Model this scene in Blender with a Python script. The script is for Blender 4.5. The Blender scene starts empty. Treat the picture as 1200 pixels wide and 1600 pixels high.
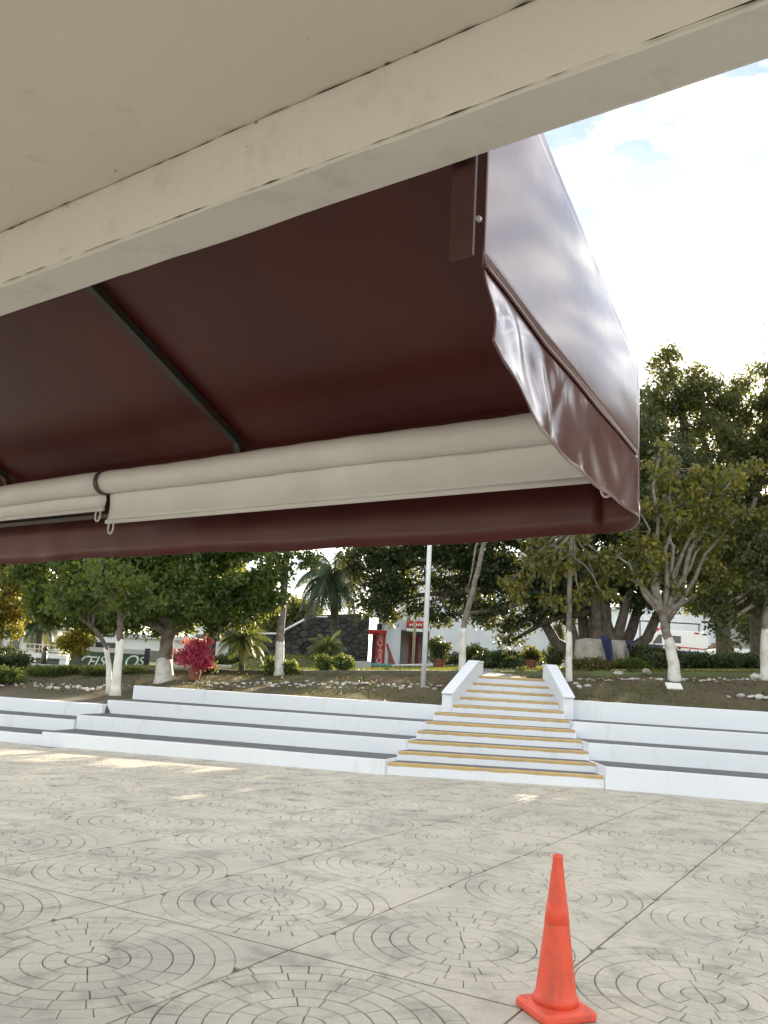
import bpy, math, random
import numpy as np
from mathutils import Vector, Matrix, Euler
R = math.radians
rng = np.random.default_rng(7); random.seed(7)
SC = bpy.context.scene
COL = SC.collection

# ------------------------------------------------------------------ camera
EYE = 1.6; FPX = 1300.0; PITCH = R(11.2); ROLL = R(3.3)
_F = Vector((0, math.cos(PITCH), math.sin(PITCH))); _U0 = Vector((0, -math.sin(PITCH), math.cos(PITCH))); _R0 = Vector((1, 0, 0))
_RT = _R0*math.cos(ROLL) + _U0*math.sin(ROLL); _UP = -_R0*math.sin(ROLL) + _U0*math.cos(ROLL)
CAM = Vector((0, 0, EYE))
cd = bpy.data.cameras.new('camera'); cam = bpy.data.objects.new('camera', cd); COL.objects.link(cam)
cd.sensor_fit = 'VERTICAL'; cd.sensor_height = 36.0; cd.sensor_width = 27.0; cd.lens = 36.0*FPX/1600.0
cd.clip_start = 0.05; cd.clip_end = 2000
m = Matrix((_RT, _UP, -_F)).transposed().to_4x4(); m.translation = CAM; cam.matrix_world = m
SC.camera = cam

# ------------------------------------------------------------------ sky, sun, exposure
SUN_EL, SUN_AZ = 15.5, 25.0            # degrees; azimuth clockwise from +Y
w = bpy.data.worlds.new('World'); SC.world = w; w.use_nodes = True
nt = w.node_tree; nt.nodes.clear(); N = nt.nodes.new; L = nt.links.new
out = N('ShaderNodeOutputWorld'); bg = N('ShaderNodeBackground'); bg.inputs[1].default_value = 0.05
sky = N('ShaderNodeTexSky'); sky.sky_type = 'NISHITA'; sky.sun_disc = False
sky.sun_elevation = R(SUN_EL); sky.sun_rotation = R(SUN_AZ); sky.air_density = 1.0; sky.dust_density = 0.25; sky.ozone_density = 1.0
tc = N('ShaderNodeTexCoord'); sep = N('ShaderNodeSeparateXYZ'); L(tc.outputs['Generated'], sep.inputs[0])
zz = N('ShaderNodeMath'); zz.operation = 'MAXIMUM'; L(sep.outputs[2], zz.inputs[0]); zz.inputs[1].default_value = 0.0
za = N('ShaderNodeMath'); za.operation = 'ADD'; L(zz.outputs[0], za.inputs[0]); za.inputs[1].default_value = 0.16
dx = N('ShaderNodeMath'); dx.operation = 'DIVIDE'; L(sep.outputs[0], dx.inputs[0]); L(za.outputs[0], dx.inputs[1])
dy = N('ShaderNodeMath'); dy.operation = 'DIVIDE'; L(sep.outputs[1], dy.inputs[0]); L(za.outputs[0], dy.inputs[1])
cb = N('ShaderNodeCombineXYZ'); L(dx.outputs[0], cb.inputs[0]); L(dy.outputs[0], cb.inputs[1])
cn = N('ShaderNodeTexNoise'); cn.inputs['Scale'].default_value = 7.5; cn.inputs['Detail'].default_value = 9; cn.inputs['Roughness'].default_value = 0.62; cn.inputs['Distortion'].default_value = 0.25
L(cb.outputs[0], cn.inputs['Vector'])
cr = N('ShaderNodeValToRGB'); cr.color_ramp.elements[0].position = 0.465; cr.color_ramp.elements[1].position = 0.62; cr.color_ramp.elements[0].color = (.09, .09, .09, 1)
L(cn.outputs[0], cr.inputs[0])
bw = N('ShaderNodeRGBToBW'); L(sky.outputs[0], bw.inputs[0])
cn2 = N('ShaderNodeTexNoise'); cn2.inputs['Scale'].default_value = 9.0; cn2.inputs['Detail'].default_value = 7; cn2.inputs['Roughness'].default_value = .6; L(cb.outputs[0], cn2.inputs['Vector'])
cv = N('ShaderNodeMapRange'); cv.inputs[1].default_value = .35; cv.inputs[2].default_value = .65; cv.inputs[3].default_value = .5; cv.inputs[4].default_value = 1.35; L(cn2.outputs[0], cv.inputs[0])
cc = N('ShaderNodeCombineColor')
for i, (warm, cool) in enumerate(((1.10, 1.03), (1.0, 1.0), (.82, .94))):
    q = N('ShaderNodeMath'); q.operation = 'MULTIPLY_ADD'; L(bw.outputs[0], q.inputs[0]); q.inputs[1].default_value = .5*warm; q.inputs[2].default_value = 12.6*cool
    q2 = N('ShaderNodeMath'); q2.operation = 'MULTIPLY'; L(q.outputs[0], q2.inputs[0]); L(cv.outputs[0], q2.inputs[1]); L(q2.outputs[0], cc.inputs[i])
mx = N('ShaderNodeMix'); mx.data_type = 'RGBA'; L(cr.outputs[0], mx.inputs[0]); L(sky.outputs[0], mx.inputs[6]); L(cc.outputs[0], mx.inputs[7])
L(mx.outputs[2], bg.inputs[0]); L(bg.outputs[0], out.inputs[0])

sd = bpy.data.lights.new('sun', 'SUN'); sd.energy = 3.6; sd.angle = R(0.53); sd.color = (1.0, 0.83, 0.62)
so = bpy.data.objects.new('sun', sd); COL.objects.link(so); so.location = (12, 26, 30)
sv = Vector((math.sin(R(SUN_AZ))*math.cos(R(SUN_EL)), math.cos(R(SUN_AZ))*math.cos(R(SUN_EL)), math.sin(R(SUN_EL))))
so.rotation_euler = sv.to_track_quat('Z', 'Y').to_euler()
vs = SC.view_settings; vs.view_transform = 'Standard'; vs.look = 'None'; vs.gamma = 1.0; vs.use_curve_mapping = False
vs.exposure = 2.38
SC.render.engine = 'CYCLES'; SC.cycles.max_bounces = 8; SC.cycles.diffuse_bounces = 4; SC.cycles.transmission_bounces = 4

# ------------------------------------------------------------------ pixel helpers (photo pixels 1200x1600)
def ray(x, y): return _F + _RT*((x-600)/FPX) - _UP*((y-800)/FPX)
def at_z(x, y, z=0.0):
    d = ray(x, y); return CAM + d*((z-EYE)/d.z)
def at_y(x, y, Y):
    d = ray(x, y); return CAM + d*(Y/d.y)
def project(P):
    d = Vector(P)-CAM; k = d.dot(_F); return 600+FPX*d.dot(_RT)/k, 800-FPX*d.dot(_UP)/k, k
def sstep(a, b, x):
    t = min(1, max(0, (x-a)/(b-a))); return t*t*(3-2*t)

def lerp_pts(pts, x):
    for (x0, y0), (x1, y1) in zip(pts, pts[1:]):
        if x0 <= x <= x1: return y0+(y1-y0)*(x-x0)/(x1-x0)
    return pts[0][1] if x < pts[0][0] else pts[-1][1]

# ------------------------------------------------------------------ mesh collector
def origin(o):
    while o.parent: o = o.parent
    return Vector(o.location)
def put(o, label=None, cat=None, group=None, kind=None):
    if label: o['label'] = label
    if cat: o['category'] = cat
    if group: o['group'] = group
    if kind: o['kind'] = kind
    return o
def thing(name, loc, label, cat, group=None):
    o = bpy.data.objects.new(name, None); COL.objects.link(o); o.location = loc; o.empty_display_size = 0.2
    return put(o, label, cat, group)
class MB:
    def __init__(s): s.v = []; s.f = []
    def add(s, vs_, fs):
        k = len(s.v); s.v += [tuple(p) for p in vs_]; s.f += [tuple(i+k for i in q) for q in fs]; return s
    def prism(s, poly, z0, z1):
        n = len(poly); b = [(p[0], p[1], z0 if not callable(z0) else z0(p)) for p in poly]; t = [(p[0], p[1], z1 if not callable(z1) else z1(p)) for p in poly]
        return s.add(b+t, [tuple(range(n-1, -1, -1)), tuple(range(n, 2*n))]+[(i, (i+1) % n, n+(i+1) % n, n+i) for i in range(n)])
    def box(s, c, size, M=None):
        hx, hy, hz = size[0]/2, size[1]/2, size[2]/2
        vs_ = [Vector((sx*hx, sy*hy, sz*hz)) for sz in (-1, 1) for sx, sy in ((-1, -1), (1, -1), (1, 1), (-1, 1))]
        if M is not None: vs_ = [M @ v for v in vs_]
        c = Vector(c); return s.add([v+c for v in vs_], [(3, 2, 1, 0), (4, 5, 6, 7), (0, 1, 5, 4), (1, 2, 6, 5), (2, 3, 7, 6), (3, 0, 4, 7)])
    def tube(s, pts, rad, n=8, cap=True):
        pts = [Vector(p) for p in pts]; rad = rad if hasattr(rad, '__len__') else [rad]*len(pts)
        rings = []; ref = None
        for i, p in enumerate(pts):
            d = (pts[min(i+1, len(pts)-1)]-pts[max(i-1, 0)]).normalized()
            if ref is None or abs(ref.dot(d)) > .95: ref = Vector((1, 0, 0)) if abs(d.x) < .8 else Vector((0, 1, 0))
            a = (ref-d*ref.dot(d)).normalized(); b = d.cross(a); ref = a
            rings.append([p+(a*math.cos(2*math.pi*j/n)+b*math.sin(2*math.pi*j/n))*rad[i] for j in range(n)])
        vs_ = [v for r_ in rings for v in r_]; fs = []
        for i in range(len(pts)-1):
            for j in range(n): fs.append((i*n+j, i*n+(j+1) % n, (i+1)*n+(j+1) % n, (i+1)*n+j))
        if cap: fs += [tuple(range(n-1, -1, -1)), tuple(range((len(pts)-1)*n, len(pts)*n))]
        return s.add(vs_, fs)
    def lathe(s, c, prof, n=24, M=None):
        c = Vector(c); vs_ = []
        for r_, z in prof:
            for j in range(n):
                v = Vector((r_*math.cos(2*math.pi*j/n), r_*math.sin(2*math.pi*j/n), z)); vs_.append(c+(M @ v if M is not None else v))
        fs = [(i*n+j, i*n+(j+1) % n, (i+1)*n+(j+1) % n, (i+1)*n+j) for i in range(len(prof)-1) for j in range(n)]
        fs += [tuple(range(n-1, -1, -1)), tuple(range((len(prof)-1)*n, len(prof)*n))]
        return s.add(vs_, fs)
    def build(s, name, mat, parent=None, loc=None, smooth=False, bevel=0, **kw):
        o0 = origin(parent) if parent else Vector(loc) if loc is not None else Vector((0, 0, 0))
        me = bpy.data.meshes.new(name); me.from_pydata([(v[0]-o0.x, v[1]-o0.y, v[2]-o0.z) for v in s.v], [], s.f)
        me.materials.append(mat)
        if smooth: me.shade_smooth()
        o = bpy.data.objects.new(name, me); COL.objects.link(o)
        if parent: o.parent = parent
        else: o.location = o0
        if bevel:
            b = o.modifiers.new('bevel', 'BEVEL'); b.width = bevel; b.segments = 2; b.limit_method = 'ANGLE'
        return put(o, **kw)
def np_mesh(name, V, Q, mat, parent=None, loc=(0, 0, 0), **kw):
    o0 = origin(parent) if parent else Vector(loc)
    V = np.asarray(V, dtype=np.float32)-np.array(o0, dtype=np.float32); k = Q.shape[1]
    me = bpy.data.meshes.new(name); me.vertices.add(len(V)); me.vertices.foreach_set('co', V.ravel())
    me.loops.add(Q.size); me.loops.foreach_set('vertex_index', Q.ravel().astype(np.int32))
    me.polygons.add(len(Q)); me.polygons.foreach_set('loop_start', np.arange(0, Q.size, k, dtype=np.int32))
    me.update(calc_edges=True); me.materials.append(mat)
    o = bpy.data.objects.new(name, me); COL.objects.link(o)
    if parent: o.parent = parent
    else: o.location = o0
    return put(o, **kw)

# ------------------------------------------------------------------ materials
def new_mat(name):
    m_ = bpy.data.materials.new(name); m_.use_nodes = True; nt_ = m_.node_tree
    return m_, nt_, nt_.nodes['Principled BSDF']
def noise(nt_, scale, detail=4, rough=.55, vec=None, dist=0):
    n_ = nt_.nodes.new('ShaderNodeTexNoise'); n_.inputs['Scale'].default_value = scale; n_.inputs['Detail'].default_value = detail
    n_.inputs['Roughness'].default_value = rough; n_.inputs['Distortion'].default_value = dist
    if vec is None:
        g_ = nt_.nodes.new('ShaderNodeNewGeometry'); vec = g_.outputs['Position']
    nt_.links.new(vec, n_.inputs['Vector']); return n_.outputs[0]
def ramp(nt_, fac, stops):
    r_ = nt_.nodes.new('ShaderNodeValToRGB'); e = r_.color_ramp.elements
    while len(e) < len(stops): e.new(0.5)
    for q, (p, c) in zip(e, stops): q.position = p; q.color = (c, c, c, 1) if not hasattr(c, '__len__') else (*c, 1)
    nt_.links.new(fac, r_.inputs[0]); return r_.outputs[0]
def mix(nt_, fac, a, b, mode='MIX'):
    x = nt_.nodes.new('ShaderNodeMix'); x.data_type = 'RGBA'; x.blend_type = mode
    for i, val in ((0, fac), (6, a), (7, b)):
        if hasattr(val, 'is_linked'): nt_.links.new(val, x.inputs[i])
        elif i == 0: x.inputs[0].default_value = val
        else: x.inputs[i].default_value = (*val, 1)
    return x.outputs[2]
def bump(nt_, bs, h, strength=.3, dist=.01):
    b = nt_.nodes.new('ShaderNodeBump'); b.inputs['Strength'].default_value = strength; b.inputs['Distance'].default_value = dist
    nt_.links.new(h, b.inputs['Height']); nt_.links.new(b.outputs[0], bs.inputs['Normal'])
def mat(name, col, rough=.6, var=.15, scale=6.0, col2=None, bstr=.15, bscale=60, metal=0, coat=0, lo=.4, hi=.65):
    m_, nt_, bs = new_mat(name)
    c2 = col2 or tuple(c*(1-var) for c in col)
    f_ = ramp(nt_, noise(nt_, scale, 6), [(lo, 0.0), (hi, 1.0)])
    nt_.links.new(mix(nt_, f_, col, c2), bs.inputs['Base Color'])
    bs.inputs['Roughness'].default_value = rough; bs.inputs['Metallic'].default_value = metal; bs.inputs['Coat Weight'].default_value = coat
    if bstr: bump(nt_, bs, noise(nt_, bscale, 4), bstr, .01)
    return m_
def leaf_mat(name, cols, trans=.35, scale=.6):
    m_, nt_, bs = new_mat(name); g_ = nt_.nodes.new('ShaderNodeNewGeometry')
    n_ = noise(nt_, scale, 2)
    a = nt_.nodes.new('ShaderNodeMath'); a.operation = 'MULTIPLY_ADD'; nt_.links.new(g_.outputs['Random Per Island'], a.inputs[0]); a.inputs[1].default_value = .6
    sb = nt_.nodes.new('ShaderNodeMath'); sb.operation = 'MULTIPLY_ADD'; nt_.links.new(n_, sb.inputs[0]); sb.inputs[1].default_value = 1.0; sb.inputs[2].default_value = -.3
    nt_.links.new(sb.outputs[0], a.inputs[2])
    k = len(cols); c_ = ramp(nt_, a.outputs[0], [(i/(k-1), c) for i, c in enumerate(cols)])
    nt_.links.new(c_, bs.inputs['Base Color']); bs.inputs['Roughness'].default_value = .45
    t = nt_.nodes.new('ShaderNodeBsdfTranslucent'); hs = mix(nt_, .5, c_, (.35, .33, .05)); nt_.links.new(hs, t.inputs[0])
    ms = nt_.nodes.new('ShaderNodeMixShader'); ms.inputs[0].default_value = trans
    nt_.links.new(bs.outputs[0], ms.inputs[1]); nt_.links.new(t.outputs[0], ms.inputs[2])
    nt_.links.new(ms.outputs[0], nt_.nodes['Material Output'].inputs['Surface']); return m_

M = {}
# stamped concrete: warm beige with grey dirt blotches
m_, nt_, bs = new_mat('stamped_concrete')
big = noise(nt_, .8, 8, .66, dist=.9); mid = noise(nt_, 2.6, 8, .66, dist=.4); fine = noise(nt_, 38, 5, .7)
c1 = mix(nt_, ramp(nt_, big, [(.42, 0), (.64, 1)]), (.575, .515, .405), (.425, .385, .315))
dirt = ramp(nt_, mid, [(.50, 0), (.72, .9)])
c2 = mix(nt_, dirt, c1, (.22, .20, .17))
c3 = mix(nt_, ramp(nt_, fine, [(.35, .0), (.75, .5)]), c2, (.30, .285, .25))
nt_.links.new(c3, bs.inputs['Base Color']); bs.inputs['Roughness'].default_value = .55
nt_.links.new(ramp(nt_, mid, [(.3, .42), (.7, .75)]), bs.inputs['Roughness']); bump(nt_, bs, fine, .25, .006); M['paving'] = m_
M['joint'] = mat('joint_dirt', (.125, .115, .10), .9, .5, 2.2, (.27, .25, .215), .3)
def painted(name, col, dirtc, amt=(.58, .78), rough=.6):
    m_, nt_, bs = new_mat(name); g_ = nt_.nodes.new('ShaderNodeNewGeometry'); mp = nt_.nodes.new('ShaderNodeMapping'); mp.inputs['Scale'].default_value = (1, 1, .30); nt_.links.new(g_.outputs['Position'], mp.inputs[0])
    a = noise(nt_, 3.2, 9, .72, mp.outputs[0], .15); b = noise(nt_, 22, 6, .75); big_ = noise(nt_, .5, 3)
    c_ = mix(nt_, ramp(nt_, big_, [(.35, 0), (.7, .35)]), col, tuple(.86*x for x in col))
    c_ = mix(nt_, ramp(nt_, a, [(amt[0], 0), (amt[1], .42)]), c_, dirtc)
    c_ = mix(nt_, ramp(nt_, b, [(.64, 0), (.80, .6)]), c_, dirtc)
    nt_.links.new(c_, bs.inputs['Base Color']); bs.inputs['Roughness'].default_value = rough
    bump(nt_, bs, noise(nt_, 45, 5), .18, .006); return m_
M['white'] = painted('white_masonry_paint', (.765, .79, .825), (.40, .40, .38), (.55, .78))
M['tread'] = painted('grey_tread_cement', (.13, .13, .135), (.07, .07, .07), (.45, .7), .8)
M['yellow'] = painted('yellow_nosing_paint', (.54, .37, .155), (.24, .20, .15), (.44, .66))
M['soil'] = mat('bed_soil', (.105, .075, .05), .95, .5, 1.1, (.085, .085, .035), .6, 30)
M['lawn'] = mat('lawn_ground', (.12, .15, .04), .9, .3, 1.5, (.09, .085, .04), .6, 60)
M['kerb'] = mat('mossy_kerb', (.13, .115, .085), .9, .4, 2.5, (.07, .075, .04), .5, 30)
M['stone'] = mat('white_painted_rock', (.60, .59, .55), .8, .3, 5, (.26, .24, .20), .5, 20)
M['bark'] = mat('bark', (.13, .105, .08), .9, .5, 7, (.06, .05, .04), .9, 22)
M['barkgrey'] = mat('grey_bark', (.23, .20, .165), .9, .4, 7, (.12, .10, .08), .9, 22)
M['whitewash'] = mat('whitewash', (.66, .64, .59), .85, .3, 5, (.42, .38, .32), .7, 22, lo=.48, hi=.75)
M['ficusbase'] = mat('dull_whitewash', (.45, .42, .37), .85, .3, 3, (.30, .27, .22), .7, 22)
M['vinyl'] = None
m_, nt_, bs = new_mat('burgundy_vinyl')
n1 = noise(nt_, 2.2, 5, .6); c_ = mix(nt_, ramp(nt_, n1, [(.3, 0), (.75, 1)]), (.115, .020, .020), (.085, .014, .016))
nt_.links.new(c_, bs.inputs['Base Color']); nt_.links.new(ramp(nt_, noise(nt_, 9, 5, .6), [(.3, .26), (.75, .38)]), bs.inputs['Roughness'])
bs.inputs['IOR'].default_value = 1.6; bs.inputs['Coat Weight'].default_value = 1.0; bs.inputs['Coat IOR'].default_value = 1.6; bs.inputs['Coat Roughness'].default_value = .13
bump(nt_, bs, noise(nt_, 7, 3), .07, .02); M['vinyl'] = m_
M['vinylin'] = mat('burgundy_vinyl_underside', (.10, .015, .012), .40, .2, 1.5, (.072, .010, .008), .1, 10)
M['flange'] = mat('maroon_flap_shaded', (.062, .015, .014), .5, .3, 10)  # flap colour darkened to stand in for shade from the omitted wall
M['steel'] = mat('dark_green_steel', (.035, .045, .042), .45, .3, 12, (.06, .035, .02), .1)
M['blind'] = mat('grey_blind_canvas', (.72, .69, .66), .5, .12, 3, (.65, .62, .585), .1, 40)
M['plastic'] = mat('clear_plastic_loop', (.62, .60, .55), .25, .1, 10)
M['rivet'] = mat('galvanised_screw', (.55, .54, .52), .35, .1, 10, metal=.8)
# plaster of the eave, stained near the joint with the beam
m_, nt_, bs = new_mat('ceiling_plaster')
a = noise(nt_, 1.1, 6, .6); b = noise(nt_, 9, 8, .72, dist=.5); d = noise(nt_, 70, 3)
c_ = mix(nt_, ramp(nt_, a, [(.35, 0), (.7, 1)]), (.82, .76, .665), (.76, .70, .605))
c_ = mix(nt_, ramp(nt_, b, [(.60, 0), (.80, .35)]), c_, (.30, .27, .22))
nt_.links.new(c_, bs.inputs['Base Color']); bs.inputs['Roughness'].default_value = .8; bump(nt_, bs, d, .12, .004); M['plaster'] = m_
m_, nt_, bs = new_mat('beam_paint')
b = noise(nt_, 7, 8, .74, dist=.05); d = noise(nt_, 24, 6, .7)
c_ = mix(nt_, ramp(nt_, b, [(.52, 0), (.76, .42)]), (.76, .73, .67), (.38, .35, .30))
nt_.links.new(c_, bs.inputs['Base Color']); bs.inputs['Roughness'].default_value = .7; bump(nt_, bs, d, .25, .004); M['beam'] = m_
M['crack'] = mat('mildew_crack', (.035, .028, .02), .95, .3, 30, bstr=0)
M['mildew'] = mat('mildew_stain', (.24, .21, .165), .95, .3, 30, bstr=0)
# cone
m_, nt_, bs = new_mat('cone_orange')
gm = nt_.nodes.new('ShaderNodeNewGeometry'); mp = nt_.nodes.new('ShaderNodeMapping'); mp.inputs['Scale'].default_value = (1, 1, .35); nt_.links.new(gm.outputs['Position'], mp.inputs[0])
a = noise(nt_, 11, 7, .68, mp.outputs[0]); b = noise(nt_, 40, 4, .7, mp.outputs[0])
c_ = mix(nt_, ramp(nt_, a, [(.46, 0), (.74, .75)]), (.80, .095, .045), (.36, .07, .05)); c_ = mix(nt_, ramp(nt_, b, [(.66, 0), (.78, .7)]), c_, (.16, .05, .04))
nt_.links.new(c_, bs.inputs['Base Color']); bs.inputs['Roughness'].default_value = .48; M['cone'] = m_
M['coneband'] = mat('cone_band', (.82, .085, .04), .4, .15, 9)
# things
M['poles'] = mat('white_pole_paint', (.72, .73, .73), .4, .1, 4)
M['cream'] = mat('cream_metal', (.62, .56, .40), .5, .1, 5)
M['wallw'] = mat('white_render_wall', (.74, .77, .80), .8, .1, .7, (.66, .69, .73), .1)
M['wallg'] = mat('grey_render_wall', (.48, .47, .45), .85, .15, .6)
M['walld'] = mat('far_wall', (.60, .60, .58), .85, .12, .5)
M['glass'] = mat('dark_window_glass', (.03, .035, .04), .08, .2, 2, bstr=0)
M['dark'] = mat('dark_opening', (.025, .025, .028), .7, .2, 3, bstr=0)
M['red'] = mat('red_paint', (.50, .025, .03), .4, .2, 4)
M['signw'] = mat('sign_white', (.78, .77, .74), .5, .08, 10, bstr=0)
M['signg'] = mat('sign_green', (.035, .085, .04), .55, .25, 3)
M['turq'] = mat('turquoise_paint', (.16, .45, .47), .5, .2, 5)
M['blue'] = mat('dark_blue', (.03, .045, .16), .5, .2, 8)
M['tarp'] = mat('blue_cloth', (.035, .04, .13), .8, .4, 8)
M['carwhite'] = mat('car_white', (.75, .76, .77), .25, .05, 3, bstr=0, coat=.5)
M['rubber'] = mat('rubber', (.02, .02, .02), .8, .2, 10)
M['wood'] = mat('stacked_wood', (.27, .19, .12), .8, .4, 5, bstr=.4)
M['terracotta'] = mat('terracotta', (.26, .10, .06), .75, .3, 9)
M['bench'] = mat('grey_concrete', (.42, .42, .41), .85, .15, 4)
M['cladred'] = mat('tile_red', (.30, .06, .05), .6, .2, 4)
# volcanic stone wall
m_, nt_, bs = new_mat('volcanic_stone'); g_ = nt_.nodes.new('ShaderNodeNewGeometry'); mp = nt_.nodes.new('ShaderNodeMapping'); mp.inputs['Scale'].default_value = (1, 1, 1.6); nt_.links.new(g_.outputs['Position'], mp.inputs[0])
vo = nt_.nodes.new('ShaderNodeTexVoronoi'); vo.inputs['Scale'].default_value = 2.6; nt_.links.new(mp.outputs[0], vo.inputs['Vector'])
c_ = ramp(nt_, vo.outputs['Color'], [(.2, (.028, .026, .025)), (.8, (.065, .06, .056))]); nt_.links.new(c_, bs.inputs['Base Color']); bs.inputs['Roughness'].default_value = .9
ve = nt_.nodes.new('ShaderNodeTexVoronoi'); ve.feature = 'DISTANCE_TO_EDGE'; ve.inputs['Scale'].default_value = 2.6; nt_.links.new(mp.outputs[0], ve.inputs['Vector'])
bump(nt_, bs, ramp(nt_, ve.outputs['Distance'], [(0, 0), (.12, 1)]), 1.0, .12); M['volcanic'] = m_
# leaves
M['lf_green'] = leaf_mat('leaf_green', [(.024, .055, .014), (.048, .10, .022), (.075, .135, .028), (.13, .155, .022)], .48)
M['lf_ficus'] = leaf_mat('leaf_ficus', [(.010, .022, .008), (.017, .036, .011), (.028, .050, .014), (.05, .07, .018)], .25)
M['lf_olive'] = leaf_mat('leaf_olive', [(.045, .065, .015), (.08, .10, .02), (.16, .15, .025), (.34, .22, .02)], .4, 1.2)
M['lf_yellow'] = leaf_mat('leaf_yellowgreen', [(.06, .08, .015), (.12, .13, .02), (.25, .19, .02), (.42, .24, .02)], .45, 1.0)
M['lf_dark'] = leaf_mat('leaf_dark', [(.028, .042, .018), (.042, .062, .024), (.065, .082, .030), (.10, .10, .035)], .5)
M['lf_palm'] = leaf_mat('leaf_palm', [(.020, .045, .022), (.030, .065, .030), (.045, .080, .035)], .3)
M['lf_palmlight'] = leaf_mat('leaf_palm_light', [(.04, .08, .02), (.08, .13, .03), (.12, .16, .03)], .35)
M['lf_hedge'] = leaf_mat('leaf_hedge', [(.022, .042, .015), (.035, .065, .020), (.055, .085, .025)], .25)
M['lf_pink'] = leaf_mat('bract_pink', [(.45, .03, .09), (.66, .07, .18), (.75, .16, .28)], .45)
M['lf_dry'] = leaf_mat('leaf_dry', [(.10, .075, .03), (.14, .11, .04), (.10, .11, .03)], .35)
M['grass'] = leaf_mat('grass_blade', [(.07, .10, .02), (.12, .15, .03), (.17, .17, .05)], .35)
M['litter'] = leaf_mat('leaf_litter', [(.08, .05, .025), (.14, .09, .04), (.10, .10, .03)], .2)

# ================================================================== SETTING
# ---- bleacher / stair lines in plan
ANG = R(-14.0); DB = Vector((math.cos(ANG), math.sin(ANG), 0)); NB = Vector((-math.sin(ANG), math.cos(ANG), 0))
PL = Vector((-3.1, 15.28, 0)); PRB = Vector((5.3, 13.90, 0))
def on(P0, along, off): return P0 + DB*along + NB*off
SA = R(-3.0); DS = Vector((math.cos(SA), math.sin(SA), 0)); NS = Vector((-math.sin(SA), math.cos(SA), 0)); PS = Vector((2.07, 14.42, 0))
H1, RISE, RUN = .20, .155, .47
# stair edges in stair coordinates: (offset, left, right), linear outer edges
def stair_x(px, py, z):
    P = at_z(px, py, z); return (P-PS).dot(DS)
LE0, LE1 = -1.79, -.10     # left edge at front / at rear (offset 5.0)
RE0, RE1 = 1.83, 1.50
def edge(off, side):
    t = off/5.0; e = (LE0+(LE1-LE0)*t) if side < 0 else (RE0+(RE1-RE0)*t)
    return PS + NS*off + DS*e

# ---- terrain behind the bleachers
def upper(X, Y): return 1.7+.055*max(-16, min(30, X))+.02*(min(Y, 90)-20)
def terrain(X, Y):
    P = Vector((X, Y, 0)); offL = (P-PL).dot(NB); 
    k = sstep(1.5, 3.2, X); off = offL*(1-k)+(P-PRB).dot(NB)*k
    zb = 1.06*(1-k)+1.33*k
    main = zb+(upper(X, Y)-.10-zb)*sstep(3.15, 6.4, off)
    al = (P-PL).dot(DB)
    if al < -3.1:     # low section on the left
        low = .69+(upper(X, Y)-.10-.69)*sstep(2.0, 6.4, off); main = low
    return main + (.10*sstep(6.4, 6.55, off))
def at_t(x, y):
    d = ray(x, y); t0 = 17.0
    prev = None
    for i in range(1500):
        t = 15.5+i*.06; P = CAM+d*(t/d.y)
        if P.z <= terrain(P.x, P.y): return Vector((P.x, P.y, terrain(P.x, P.y)))
    P = CAM+d*(60/d.y); return Vector((P.x, P.y, terrain(P.x, P.y)))
def ground(P): return Vector((P[0], P[1], terrain(P[0], P[1])))

def terrain_mesh():
    xs = np.concatenate([np.arange(-60, -14, 4), np.arange(-14, 18, .35), np.arange(18, 80, 4)])
    offs = np.concatenate([np.arange(1.95, 8, .15), np.arange(8, 30, 1.0), np.arange(30, 90, 6), [120, 200, 400]])
    V = []; 
    for of in offs:
        for x in xs:
            k = sstep(1.5, 3.2, x); P0 = PL*(1-k)+PRB*k
            # point with given X and offset
            a = ((x-P0.x)-NB.x*of)/DB.x; P = P0+DB*a+NB*of
            z = terrain(x, P.y)
            if (P-PL).dot(DB) >= -3.1:
                if of < 3.2: z = .15
                # stair corridor
                so_ = (P-PS).dot(NS); sx = (P-PS).dot(DS)
                if of >= 0 and so_ < 5.5 and LE0-.1+so_*.338 < sx < RE0+.3-so_*.066: z = min(z, .9 if so_ < 4.5 else 1.6)
            z += .02*math.sin(x*3.1+of*2.3)+.015*math.sin(x*7.7-of*5.1) if of > 3.3 else 0
            V.append((x, P.y, z))
    n = len(xs); Q = np.array([(j*n+i, j*n+i+1, (j+1)*n+i+1, (j+1)*n+i) for j in range(len(offs)-1) for i in range(n-1)])
    o = np_mesh('terrain', V, Q, M['lawn'], kind='structure'); o.data.materials.append(M['soil'])
    cent = np.array([(q % n, q // n) for q in Q[:, 0]])
    mi = (offs[cent[:, 1]] < 6.3).astype(np.int32); o.data.polygons.foreach_set('material_index', mi); o.data.shade_smooth(); return o
terrain_mesh()

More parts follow.
